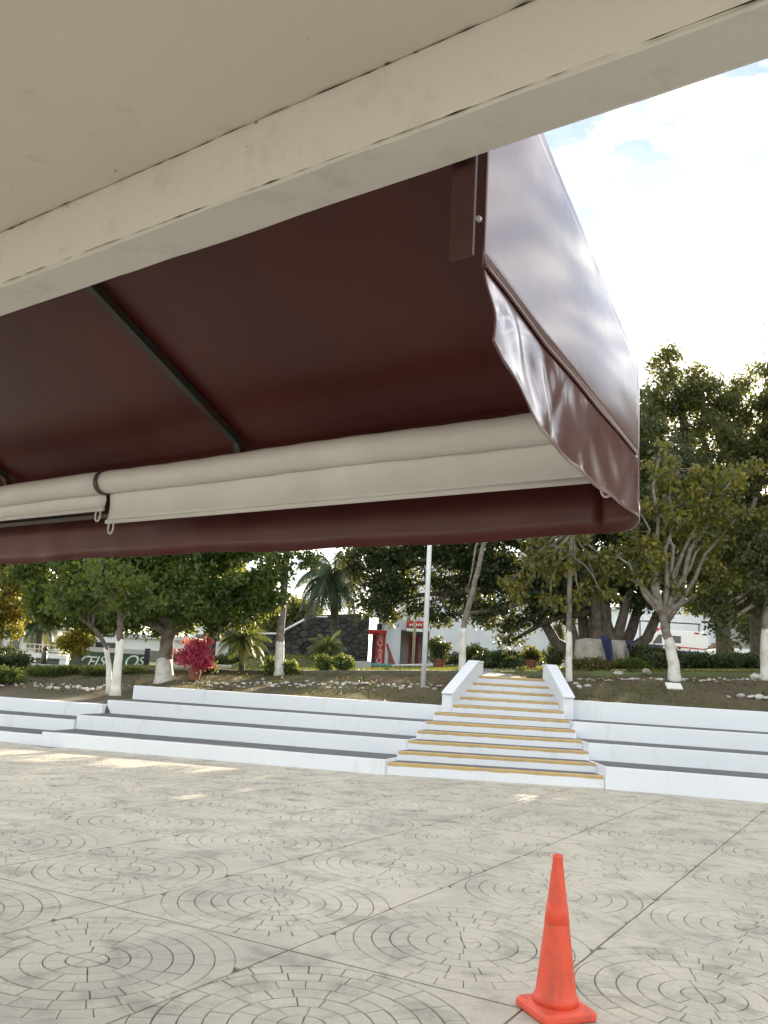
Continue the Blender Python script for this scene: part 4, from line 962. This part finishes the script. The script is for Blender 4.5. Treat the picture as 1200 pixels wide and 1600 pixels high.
# grass and leaf litter on the bed
def scatter(name, n, xr, offr, size, mt, label, cat, up=True):
    V = []; xs = rng.uniform(*xr, n); of = rng.uniform(*offr, n); S = []
    for x, o_ in zip(xs, of):
        k = sstep(1.5, 3.2, x); P0 = PL*(1-k)+PRB*k; a = ((x-P0.x)-NB.x*o_)/DB.x; P = P0+DB*a+NB*o_
        so_ = (P-PS).dot(NS); sx = (P-PS).dot(DS)
        if so_ < 5.6 and LE0+so_*.338-.1 < sx < RE0-so_*.066+.3: continue
        if o_ < 3.5 and (P-PL).dot(DB) > -3.1: continue
        S.append((x, P.y, terrain(x, P.y)+.01))
    S = np.array(S); k = len(S)
    if up:
        d = rng.normal(size=(k, 3))*np.array([.35, .35, 0])+np.array([0, 0, 1]); s = rng.normal(size=(k, 3)); s[:, 2] = 0
    else:
        d = rng.normal(size=(k, 3)); d[:, 2] *= .2; s = np.cross(d, np.tile((0, 0, 1), (k, 1)))+rng.normal(size=(k, 3))*.15
    d /= np.linalg.norm(d, axis=1, keepdims=True); s /= np.linalg.norm(s, axis=1, keepdims=True); sz = size*rng.uniform(.5, 1.4, k)[:, None]
    wdt = .16 if up else .5
    V = np.stack([S-s*sz*wdt*.5, S+s*sz*wdt*.5, S+d*sz+s*sz*wdt*.15, S+d*sz-s*sz*wdt*.15], 1).reshape(-1, 3)
    np_mesh(name, V, np.arange(len(V)).reshape(-1, 4), M[mt], kind='stuff', label=label, cat=cat)
scatter('bed_grass', 26000, (-13, 14), (3.3, 6.4), .05, 'lf_dry', 'sparse dry grass on the planting bed behind the bleachers', 'grass')
scatter('leaf_litter', 9000, (-13, 14), (3.4, 6.4), .06, 'litter', 'brown fallen leaves strewn over the planting bed', 'leaf litter', False)
scatter('lawn_grass', 60000, (-12, 14), (6.5, 16), .07, 'grass', 'short green lawn beyond the planting bed', 'grass')

# ================================================================== STREET FURNITURE AND BUILDINGS
# lamp pole
b = at_t(661, 1074); mb = MB(); tp = Vector((b.x, b.y, b.z+6.2))
lr = thing('lamp_pole', b, 'white metal lamp pole standing left of the stairs', 'lamp pole')
mb.tube([b-Vector((0, 0, .1)), b+Vector((0, 0, 3)), tp], [.062, .055, .042], 16); mb.build('pole', M['poles'], lr, smooth=True)
mb = MB(); mb.tube([tp, tp+Vector((0, -.3, .15)), tp+Vector((0, -.8, .2))], .03, 8); mb.build('arm', M['poles'], lr, smooth=True)
mb = MB(); mb.box(tp+Vector((0, -1.0, .2)), (.22, .5, .1)); mb.build('lamp_head', M['poles'], lr, bevel=.02)
# flag pole near the entrance
b = ground(at_y(645, 1042, 36)); mb = MB(); mb.tube([b, Vector((b.x, b.y, b.z+7))], [.07, .045], 10); mb.build('flag_pole', M['cream'], loc=b, smooth=True, label='thin cream pole in front of the entrance behind the lamp pole', cat='pole')
# white entrance building
YB = 47
def wz(px, py, Y): return at_y(px, py, Y)
bb = ground(at_y(720, 1045, YB)); wb = thing('white_building', bb, 'white building with recessed entrance and red door behind the ficus', 'building')
def face(x0p, x1p, y0p, y1p, Y, depth, name, mt, parent, pyref=None):
    A = at_y(x0p, y1p, Y); B = at_y(x1p, y0p, Y); mb = MB(); mb.box(((A.x+B.x)/2, Y+depth/2, (A.z+B.z)/2), (abs(B.x-A.x), depth, abs(B.z-A.z))); return mb.build(name, mt, parent)
zb_ = bb.z-1.5; zt_ = bb.z+7
def wbox(x0, x1, Y0, Y1, z0, z1, name, mt, parent):
    mb = MB(); mb.box(((x0+x1)/2, (Y0+Y1)/2, (z0+z1)/2), (x1-x0, Y1-Y0, z1-z0)); return mb.build(name, mt, parent)
xe0, xe1 = at_y(626, 1000, YB).x, at_y(671, 1000, YB).x; zdt = at_y(650, 985, YB).z
wall_r = wbox(xe1, xe1+9.2, YB, YB+9, zb_, zt_-.8, 'wall', M['wallw'], wb)
wbox(xe0-1.3, xe0, YB-.02, YB+9, zb_, zt_-.8, 'wall', M['wallw'], wb)
wbox(xe0, xe1, YB-.01, YB+9, zdt, zt_-.8, 'lintel', M['wallw'], wb)
wbox(xe0, xe1, YB+1.6, YB+1.8, zb_, zdt, 'recess_wall', M['wallg'], wb)
wbox(xe0-1.3, xe1+9.2, YB-.3, YB+9.2, zt_-.8, zt_-.5, 'roof', M['walld'], wb)
for k in range(1, 7):
    x = xe1+9.2*k/7; wbox(x-.06, x+.06, YB-.08, YB+.0, zb_, zt_-.8, 'pilaster', M['wallw'], wb)
dr_ = face(637, 655, 993, 1036, YB+1.45, .12, 'door', M['red'], wb)
face(640.5, 651.5, 998, 1034, YB+1.40, .05, 'pane', M['glass'], dr_)
face(658, 669, 993, 1036, YB+1.45, .12, 'side_window', M['glass'], wb)
for px in (579, 603, 619):
    face(px-3.5, px+3.5, 930, 1045, YB-1.2, .5, 'column', M['wallw'], wb)
face(585, 597, 975, 1043, YB-.30, .25, 'window', M['dark'], wb)
face(575, 626, 925, 962, YB-1.25, 1.25, 'canopy', M['wallw'], wb)
face(675, 705, 1004, 1006, YB-.09, .08, 'ledge', M['dark'], wb)
face(680, 700, 975, 976.5, YB-.09, .08, 'ledge', M['wallg'], wb)
# red sign over the entrance
sg = thing('entrance_sign', at_y(652, 984, YB-.2), 'red sign with pale lettering above the entrance door', 'sign')
face(635, 668, 971, 981, YB-.16, .12, 'panel', M['red'], sg)
face(635, 669, 981.6, 986, YB-.16, .12, 'strip', M['signw'], sg)
for k in range(7): face(640+k*3.4, 642+k*3.4, 974.5, 978, YB-.19, .025, 'letter', M['signw'], sg)
# soda kiosk machine
YM = 36
b = ground(at_y(593, 1050, YM)); vm = thing('vending_machine', b, 'red soft drink vending machine with sideways white script', 'vending machine')
mp0 = at_y(582, 990, YM); mp1 = at_y(600, 1046, YM); hx = (mp1.x-mp0.x); cx = (mp0.x+mp1.x)/2; zt2 = mp0.z
wbox(cx-hx/2, cx+hx/2, YM, YM+.8, b.z-.1, zt2, 'cabinet', M['red'], vm)
wbox(cx-hx/2+.02, cx-hx/2+.17, YM-.015, YM+.02, b.z+.1, zt2-.1, 'display_window', M['dark'], vm)
mb = MB(); mb.prism([(cx-hx/2-.18, YM-.25), (cx+hx/2+.03, YM-.25), (cx+hx/2+.03, YM+.8), (cx-hx/2-.18, YM+.8)], zt2+.002, zt2+.16); mb.build('top_sign', M['red'], vm, bevel=.02)
wbox(cx-hx/2-.35, cx+hx/2+.5, YM-.6, YM+1.0, b.z-.3, b.z+.12, 'plinth', M['turq'], vm)
def text(body, size, mt, parent, loc, rot, name, shear=0, ext=.01):
    cu = bpy.data.curves.new(name, 'FONT'); cu.body = body; cu.size = size; cu.extrude = ext; cu.align_x = 'CENTER'; cu.align_y = 'CENTER'; cu.shear = shear
    t = bpy.data.objects.new(name+'_curve', cu); COL.objects.link(t); bpy.context.view_layer.update()
    me = bpy.data.meshes.new_from_object(t.evaluated_get(bpy.context.evaluated_depsgraph_get())); COL.objects.unlink(t); bpy.data.objects.remove(t)
    me.materials.clear(); me.materials.append(mt); o = bpy.data.objects.new(name, me); COL.objects.link(o); o.parent = parent; o.location = Vector(loc)-origin(parent); o.rotation_euler = rot; return o
text('Coca-Cola', .30, M['signw'], vm, (cx+.07, YM-.012, (b.z+zt2)/2+.05), Euler((R(90), R(-90), 0)), 'lettering', .25)
# person-height dark red banner leaning next to machine
A = at_y(606, 1043, YM-.2); b2 = ground(A); mb = MB(); mb.tube([b2+Vector((.25, 0, 0)), b2+Vector((-.1, .05, .95))], [.10, .05], 7); mb.tube([b2+Vector((.05, 0, 0)), b2+Vector((.02, .05, .55))], [.05, .04], 6)
mb.build('folded_parasol', M['cladred'], loc=b2, label='dark red folded cloth leaning right of the vending machine', cat='cloth')
# low concrete seat / ramp
P = ground(at_y(563, 1053, 24)); mb = MB(); mb.prism([(P.x-.38, P.y-.25), (P.x+.28, P.y-.25), (P.x+.28, P.y+.3), (P.x-.38, P.y+.3)], P.z-.1, lambda p: P.z+(.26 if p[0] > P.x-.1 else .22)); mb.build('concrete_seat', M['bench'], loc=P, bevel=.02, label='pale grey concrete seat in front of the vending machine', cat='seat')
# white low wall / ramp of the mound
P0 = at_y(462, 1034, 26); P1 = at_y(485, 1034, 26); P2 = at_y(496, 1053, 25.4); mb = MB()
mb.tube([P0, P1, P2], .05, 6); mb.tube([P2, Vector((P2.x, P2.y, terrain(P2.x, P2.y)-.1))], .05, 6); mb.tube([P0, Vector((P0.x, P0.y, terrain(P0.x, P0.y)-.1))], .04, 6); mb.tube([P1, Vector((P1.x, P1.y, terrain(P1.x, P1.y)-.1))], .04, 6)
mb.build('white_rail', M['white'], loc=ground(P1), label='bent white rail on the grassy mound before the stone wall', cat='rail')
# grassy mound
mc = ground(at_y(440, 1050, 26)); V = []; n = 24; F = []
for i in range(9):
    r_ = i/8
    for j in range(n):
        t = 2*math.pi*j/n; x = mc.x+2.0*r_*math.cos(t); y = mc.y+1.3*r_*math.sin(t); V.append((x, y, max(terrain(x, y)-.05, terrain(x, y)+.42*math.cos(r_*math.pi/2)-.02)))
F = [(i*n+j, (i+1)*n+j, (i+1)*n+(j+1) % n, i*n+(j+1) % n) for i in range(8) for j in range(n)]
mb = MB(); mb.add(V, F); mb.build('grass_mound', M['lawn'], loc=mc, smooth=True, kind='structure')
k = 9000; rr = np.sqrt(rng.random(k)); tt = rng.random(k)*6.283; xs = mc.x+1.9*rr*np.cos(tt); ys = mc.y+1.25*rr*np.sin(tt)
S = np.array([(x, y, terrain(x, y)+.42*math.cos(r_*math.pi/2)-.03) for x, y, r_ in zip(xs, ys, rr)]); d = rng.normal(size=(k, 3))*np.array([.4, .4, 0])+np.array([0, 0, 1]); s = rng.normal(size=(k, 3)); s[:, 2] = 0; s /= np.linalg.norm(s, axis=1, keepdims=True)
V = np.stack([S-s*.006, S+s*.006, S+d*.06+s*.002, S+d*.06-s*.002], 1).reshape(-1, 3); np_mesh('mound_grass', V, np.arange(len(V)).reshape(-1, 4), M['grass'], kind='stuff', label='short grass covering the low mound', cat='grass')
# dark volcanic stone wall with stair rail
YW = 41
b = ground(at_y(450, 1045, YW)); sw = thing('stone_wall', b, 'dark volcanic stone retaining wall with arched opening and white handrail', 'wall')
A = at_y(325, 985, YW); B = at_y(578, 958, YW); C_ = at_y(440, 988, YW); D_ = at_y(478, 962, YW)
prof = [(A.x, b.z-1.5), (B.x, b.z-1.5), (B.x, B.z), (D_.x, D_.z), (C_.x, C_.z), (A.x, C_.z)]
# wall face with arch cut out as an outline notch
ax0, ax1 = at_y(466, 1040, YW).x, at_y(503, 1040, YW).x; az = at_y(485, 1000, YW).z
arch = [(ax0, b.z-1.5), (ax0, az-.5)]+[((ax0+ax1)/2-(ax1-ax0)/2*math.cos(t), az-.5+.5*math.sin(t)) for t in np.linspace(.3, math.pi-.3, 7)]+[(ax1, az-.5), (ax1, b.z-1.5)]
outl = [(A.x, b.z-1.5)]+arch+[(B.x, b.z-1.5), (B.x, B.z), (D_.x, D_.z), (C_.x, C_.z), (A.x, C_.z)]
n = len(outl); mb = MB(); mb.add([(x, YW, z) for x, z in outl]+[(x, YW+.6, z) for x, z in outl], [tuple(range(n)), tuple(range(2*n-1, n-1, -1))]+[(i, n+i, n+(i+1) % n, (i+1) % n) for i in range(n)])
mb.build('masonry', M['volcanic'], sw)
wbox(A.x, B.x, YW+2.5, YW+2.8, b.z-1.5, C_.z, 'inner_wall', M['volcanic'], sw)
mb = MB(); q0, q1, q2 = at_y(404, 990, YW-.1), at_y(432, 990, YW-.1), at_y(476, 968, YW-.1)
mb.tube([q0, q1], .05, 6); mb.tube([at_y(444, 985, YW-.1), q2], .06, 6); mb.tube([at_y(494, 963.5, YW-.1), at_y(512, 964, YW-.1)], .04, 6); mb.build('handrail', M['poles'], sw)
# left: lettered green sign wall, grey coping
YS = 33
b = ground(at_y(165, 1050, YS)); sgw = thing('sign_wall', b, 'low green wall with white slanted lettering and grey coping', 'sign wall')
s0, s1 = at_y(108, 1050, YS), at_y(229, 1024, YS)
wbox(s0.x, s1.x, YS, YS+.3, b.z-.4, s1.z+.02, 'panel', M['signg'], sgw)
wbox(s0.x-.05, s1.x+.05, YS-.06, YS+.36, s1.z+.02, s1.z+.20, 'coping', M['wallg'], sgw)
for px in (122, 229): 
    x = at_y(px, 1035, YS).x; wbox(x-.09, x+.09, YS-.10, YS+.06 if px == 229 else YS-.01, b.z-.3, s1.z+.26, 'post', M['dark'] if px == 229 else M['steel'], sgw)
for ch, px, sc_ in (('C', 130, .62), ('E', 141, .55), ('I', 149, .55), ('S', 158, .55), ('O', 203, .66), ('S', 219, .5)):
    Pq = at_y(px, 1034, YS-.02); text(ch, sc_, M['signw'], sgw, (Pq.x, YS-.015, Pq.z), Euler((R(90), 0, 0)), 'letter', .35, .012)
# steps below the sign
b = ground(at_y(130, 1056, 29)); stp = thing('garden_steps', b, 'pale low steps in front of the green sign wall', 'steps')
for k in range(3):
    x0, x1 = at_y(35, 1050, 29).x, at_y(235, 1050, 29).x; z = b.z-.12+.05*k; wbox(x0, x1, 28.4+.35*k, 28.75+.35*k, b.z-.6, z+.06, 'step', M['bench'], stp)
# small white kiosk with cream railing roof
YK = 34
b = ground(at_y(65, 1048, YK)); ks = thing('kiosk', b, 'low white pavilion with cream roof railing at the left', 'kiosk')
k0, k1 = at_y(35, 1022, YK), at_y(102, 1046, YK)
wbox(k0.x, k1.x, YK, YK+2.4, k0.z-.10, k0.z+.05, 'roof', M['wallw'], ks)
wbox(k0.x+.05, k0.x+.35, YK+.05, YK+.35, b.z-.4, k0.z-.10, 'pillar', M['wallw'], ks); wbox(k1.x-.3, k1.x-.02, YK+.05, YK+.35, b.z-.4, k0.z-.10, 'pillar', M['wallw'], ks)
wbox(k0.x+.1, k1.x-.1, YK+1.6, YK+1.8, b.z-.4, k0.z-.10, 'back_wall', M['wallg'], ks)
for q in range(5): 
    z = b.z-.05+.14*q; wbox(k0.x+.36, k1.x-.31, YK+.12, YK+.18, z, z+.06, 'slat', M['steel'], ks)
rl = MB(); 
for z in (.08, .24, .42): rl.tube([Vector((k0.x, YK+.1, k0.z+z)), Vector((k1.x, YK+.1, k0.z+z))], .018, 5)
rl.build('railing', M['cream'], ks)
for q in range(10):
    x = k0.x+.02+(k1.x-k0.x-.04)*q/9; mb = MB(); mb.tube([Vector((x, YK+.1, k0.z+.05)), Vector((x, YK+.1, k0.z+.43))], .016, 5); mb.build('baluster', M['cream'], ks)
# a dark bin / bollard by the kiosk
P = ground(at_y(66, 1050, 31)); mb = MB(); mb.lathe(P, [(.10, 0), (.11, .5), (.07, .52), (.07, .62), (.10, .66), (.06, .74)], 14); mb.build('bollard', M['steel'], loc=P, smooth=True, label='dark post standing in front of the white pavilion', cat='bollard')
# white low wall near pots
P = ground(at_y(315, 1054, 24)); wl = MB(); wl.box((P.x, P.y, P.z+.02), (1.6, .25, .30)); wl.build('low_wall', M['white'], loc=P, bevel=.01, label='short white low wall behind the pink flowering bush', cat='wall')
# pale pillars in front of the stone wall
for px, y0, y1, Y_, lb in ((344, 1005, 1046, 34, 'pale square pillar right of the pink flowering bush'), (528, 1015, 1046, 38, 'thin pale pillar behind the small bright palm')):
    P = ground(at_y(px, y1, Y_)); T_ = at_y(px, y0, Y_); mb = MB(); w2 = .22 if px < 400 else .10; mb.box((P.x, P.y, (P.z+T_.z)/2), (w2*2, w2*2, T_.z-P.z+.1)); mb.build('pillar', M['walld'], loc=P, bevel=.01, label=lb, cat='pillar')
# far houses on the left
for i, (p0, p1, pt, Y_, lb) in enumerate(((-40, 95, 975, 70, 'far pale building at the left edge'), (100, 185, 985, 78, 'far white building above the green sign wall'), (190, 300, 996, 66, 'far grey roofed house behind the shade tree trunk'), (300, 450, 975, 75, 'far pale building behind the stone wall'))):
    A = at_y(p0, pt, Y_); B = at_y(p1, pt, Y_); b = ground(((A.x+B.x)/2, Y_)); h = thing('house', b, lb, 'building')
    wbox(A.x, B.x, Y_, Y_+6, b.z-2, A.z, 'wall', M['walld'] if i % 2 == 0 else M['wallw'], h); wbox(A.x-.3, B.x+.3, Y_-.3, Y_+6.3, A.z, A.z+.3, 'roof', M['wallg'], h)
    nw = 5
    for k in range(nw):
        x = A.x+(B.x-A.x)*(k+.5)/nw; f_ = wbox(x-.5, x+.5, Y_-.04, Y_+.05, A.z-1.9, A.z-.8, 'window', M['walld'], h); wbox(x-.42, x+.42, Y_-.06, Y_-.035, A.z-1.82, A.z-.88, 'pane', M['glass'], f_)
# large white hall behind the ambulance
A = at_y(880, 960, 72); B = at_y(1160, 985, 72); b = ground(((A.x+B.x)/2, 72)); h = thing('hall', b, 'large white shed with sloping roof behind the ambulance', 'building')
mb = MB(); zr = at_y(1040, 935, 72).z; ze = at_y(1140, 985, 72).z; xr = at_y(1040, 950, 72).x
pf = [(A.x, b.z-2), (B.x+3, b.z-2), (B.x+3, ze-1), (xr, zr), (A.x, zr-2.5)]; n = 5
mb.add([(x, 72, z) for x, z in pf]+[(x, 84, z) for x, z in pf], [tuple(range(n)), tuple(range(2*n-1, n-1, -1))]+[(i, n+i, n+(i+1) % n, (i+1) % n) for i in range(n)]); mb.build('wall', M['wallw'], h)
mb = MB(); 
for (xa, za), (xb, zb2) in (((xr, zr), (B.x+3.4, ze-1.1)), ((A.x-.4, zr-2.6), (xr, zr))):
    mb.add([(xa, 71.6, za+.03), (xb, 71.6, zb2+.03), (xb, 84.4, zb2+.03), (xa, 84.4, za+.03), (xa, 71.6, za+.18), (xb, 71.6, zb2+.18), (xb, 84.4, zb2+.18), (xa, 84.4, za+.18)], [(0, 1, 2, 3), (4, 5, 6, 7), (0, 1, 5, 4), (1, 2, 6, 5), (2, 3, 7, 6), (3, 0, 4, 7)])
mb.build('roof', M['walld'], h)
# ---- ambulance
YA = 56
xa, xb = at_y(998, 1010, YA).x, at_y(1108, 1010, YA).x; b = ground(at_y(1050, 1040, YA)); zt = at_y(1060, 985, YA).z
am = thing('ambulance', Vector(((xa+xb)/2, YA+1, b.z)), 'white ambulance van with blue lower stripe and red roof lights behind the hedge', 'ambulance')
Ln = xb-xa; z0 = b.z+.38; H = zt-z0
prof = [(0, 0), (1, 0), (1, .80), (.93, 1.0), (.34, 1.0), (.28, .93), (.12, .55), (.02, .46), (0, .36)]
prof = [(xa+Ln*x, z0+H*z) for x, z in prof]; n = len(prof)
mb = MB(); mb.add([(x, YA, z) for x, z in prof]+[(x, YA+2.0, z) for x, z in prof], [tuple(range(n)), tuple(range(2*n-1, n-1, -1))]+[(i, n+i, n+(i+1) % n, (i+1) % n) for i in range(n)]); body = mb.build('body', M['carwhite'], am, bevel=.06)
def poly_plate(pts, Y0, th, name, mt, parent):
    n = len(pts); mb = MB(); P = [(xa+Ln*x, z0+H*z) for x, z in pts]
    mb.add([(x, Y0, z) for x, z in P]+[(x, Y0+th, z) for x, z in P], [tuple(range(n)), tuple(range(2*n-1, n-1, -1))]+[(i, n+i, n+(i+1) % n, (i+1) % n) for i in range(n)]); return mb.build(name, mt, parent)
poly_plate([(.01, .08), (.99, .08), (.99, .28), (.36, .30), (.32, .46), (.10, .46), (.02, .38)], YA-.012, .03, 'blue_stripe', M['blue'], body)
poly_plate([(.30, .42), (.99, .36), (.99, .40), (.30, .46)], YA-.010, .02, 'red_stripe', M['red'], body)
poly_plate([(.19, .50), (.33, .50), (.33, .82), (.285, .82)], YA-.012, .03, 'side_window', M['glass'], body)
poly_plate([(.42, .55), (.60, .55), (.60, .80), (.42, .80)], YA-.012, .03, 'side_window', M['glass'], body)
# windscreen lies on the sloped front
mb = MB(); w0, w1 = (xa+Ln*.125-.03, z0+H*.57+.02), (xa+Ln*.272-.03, z0+H*.915+.02); mb.add([(w0[0], YA+.15, w0[1]), (w0[0], YA+1.85, w0[1]), (w1[0], YA+1.75, w1[1]), (w1[0], YA+.25, w1[1])], [(3, 2, 1, 0)]); mb.build('windscreen', M['glass'], body)
for x, nm in ((.30, 'roof_light'), (.83, 'roof_light')):
    mb = MB(); mb.box((xa+Ln*x, YA+.4 if x > .5 else YA+1.0, z0+H*(1.03 if x < .5 else .93) - (0 if x < .5 else 0)), (.35, 1.2 if x < .5 else .85, .13)); mb.build(nm, M['red'], body, bevel=.03)
for x in (.17, .80):
    for yy in (YA+.02, YA+1.78):
        c = Vector((xa+Ln*x, yy, b.z+.36)); mb = MB(); mb.tube([c, c+Vector((0, .22, 0))], .36, 20); wh = mb.build('wheel', M['rubber'], am); mb = MB(); mb.tube([c-Vector((0, .01, 0)), c+Vector((0, .05, 0))], .2, 16); mb.build('rim', M['rivet'], wh)
for yy in (YA+.2, YA+1.65):
    mb = MB(); mb.box((xa-.01, yy, z0+H*.25), (.06, .28, .16)); mb.build('headlight', M['signw'], body, bevel=.02)
# parked white car roof right of it
YC = 50
cx0, cx1 = at_y(1146, 1020, YC).x, at_y(1190, 1020, YC).x; b = ground(((cx0+cx1)/2+.6, YC)); zt = at_y(1165, 1014, YC).z
ca = thing('parked_car', b, 'white parked car half hidden behind the right end of the hedge', 'car')
pf = [(cx0-1.0, b.z+.3), (cx1+1.4, b.z+.3), (cx1+1.4, b.z+.85), (cx1+.6, b.z+.9), (cx1, zt), (cx0+.2, zt), (cx0-.5, b.z+.92), (cx0-1.0, b.z+.8)]; n = len(pf)
mb = MB(); mb.add([(x, YC, z) for x, z in pf]+[(x, YC+1.7, z) for x, z in pf], [tuple(range(n)), tuple(range(2*n-1, n-1, -1))]+[(i, n+i, n+(i+1) % n, (i+1) % n) for i in range(n)]); cbd = mb.build('body', M['carwhite'], ca, bevel=.06)
zc = (b.z+.92+zt)/2; mb = MB(); mb.box(((cx0+cx1)/2+.1, YC-.005, zc), (1.2, .03, (zt-b.z-.92)*.7)); mb.build('window', M['glass'], cbd)
for x in (cx0-.3, cx1+.8):
    c = Vector((x, YC+.0, b.z+.3)); mb = MB(); mb.tube([c-Vector((0, .02, 0)), c+Vector((0, .2, 0))], .3, 18); mb.build('wheel', M['rubber'], ca)
# stacked boards
YP = 52; p0, p1 = at_y(1108, 1012, YP).x, at_y(1160, 1012, YP).x; b = ground(((p0+p1)/2, YP)); zt = at_y(1135, 1000, YP).z
stk = thing('board_stack', b, 'stack of brown boards right of the ambulance', 'boards')
nbd = 9
for k in range(nbd):
    z = b.z+(zt-b.z)*k/nbd; tp = .25*max(0, k-5); wbox(p0+tp+float(rng.uniform(0, .12)), p1-tp*.4-float(rng.uniform(0, .12)), YP, YP+1.0, z, z+(zt-b.z)/nbd-.03, 'board', M['wood'], stk)
# fence frame behind the ambulance
YF = 60; A = at_y(1000, 970, YF); B = at_y(1092, 970, YF); b = ground(((A.x+B.x)/2, YF)); fr = thing('metal_frame', b, 'thin dark metal frame standing behind the ambulance', 'frame')
for x in (A.x, (A.x+B.x)/2, B.x):
    mb = MB(); mb.tube([Vector((x, YF, terrain(x, YF)-.1)), Vector((x, YF, A.z))], .05, 6); mb.build('post', M['steel'], fr)
mb = MB(); mb.tube([Vector((A.x-.1, YF, A.z)), Vector((B.x+.1, YF, A.z))], .05, 6); mb.build('crossbar', M['steel'], fr)
# dark blue cloths tied to the ficus
for px, py, r_, lb in ((945, 1012, .22, 'dark blue cloth knotted on the whitewashed ficus foot'), (984, 1018, .2, 'dark blue cloth hanging at the right side of the ficus')):
    P = at_y(px, py, 23.7); V = []; n = 6
    for i in range(n):
        for j in range(5):
            q = i/(n-1); V.append((P.x+(j-2)*.07*(1.1-.5*q)+.12*q, P.y-.05*math.sin(j*1.6+q*2)-.10, P.z+.28-.75*q+.05*math.sin(j)))
    F = [(i*5+j, i*5+j+1, (i+1)*5+j+1, (i+1)*5+j) for i in range(n-1) for j in range(4)]
    mb = MB(); mb.add(V, F); o = mb.build('hanging_cloth', M['tarp'], loc=P, smooth=True, label=lb, cat='cloth'); s_ = o.modifiers.new('solid', 'SOLIDIFY'); s_.thickness = .02
# white sloped path edge line up to the entrance
P0, P1 = ground(at_y(615, 1050, 28)), ground(at_y(700, 1034, 40)); mb = MB(); d = (P1-P0); n = 12; V = []; F = []
for k in range(n+1):
    p = P0+d*k/n; z = terrain(p.x, p.y); V += [(p.x-.08, p.y, z-.1), (p.x-.08, p.y, z+.12), (p.x+.08, p.y, z+.12), (p.x+.08, p.y, z-.1)]
for k in range(n):
    for j in range(4): F.append((k*4+j, (k+1)*4+j, (k+1)*4+(j+1) % 4, k*4+(j+1) % 4))
F += [(0, 1, 2, 3), tuple(range(4*n+3, 4*n-1, -1))]; mb.add(V, F); mb.build('kerb', M['white'], loc=P0, label='white painted kerb rising across the lawn to the entrance', cat='kerb')
# concrete path from the stair head
mb = MB(); A, B = edge(5.2, -1)+DS*.3, edge(5.2, 1)-DS*.3; V = []; F = []
for k in range(14):
    o_ = 5.50+k*1.0; P = PS+NS*o_+DS*(.70+.05*k); z = max(terrain(P.x, P.y), 1.70 if k < 3 else 0)+.035
    V += [tuple((P-DS*.55).xy)+(z,), tuple((P+DS*.55).xy)+(z,)]
for k in range(13): F.append((2*k, 2*k+1, 2*k+3, 2*k+2))
mb.add(V, F); mb.build('path', M['bench'], kind='structure')
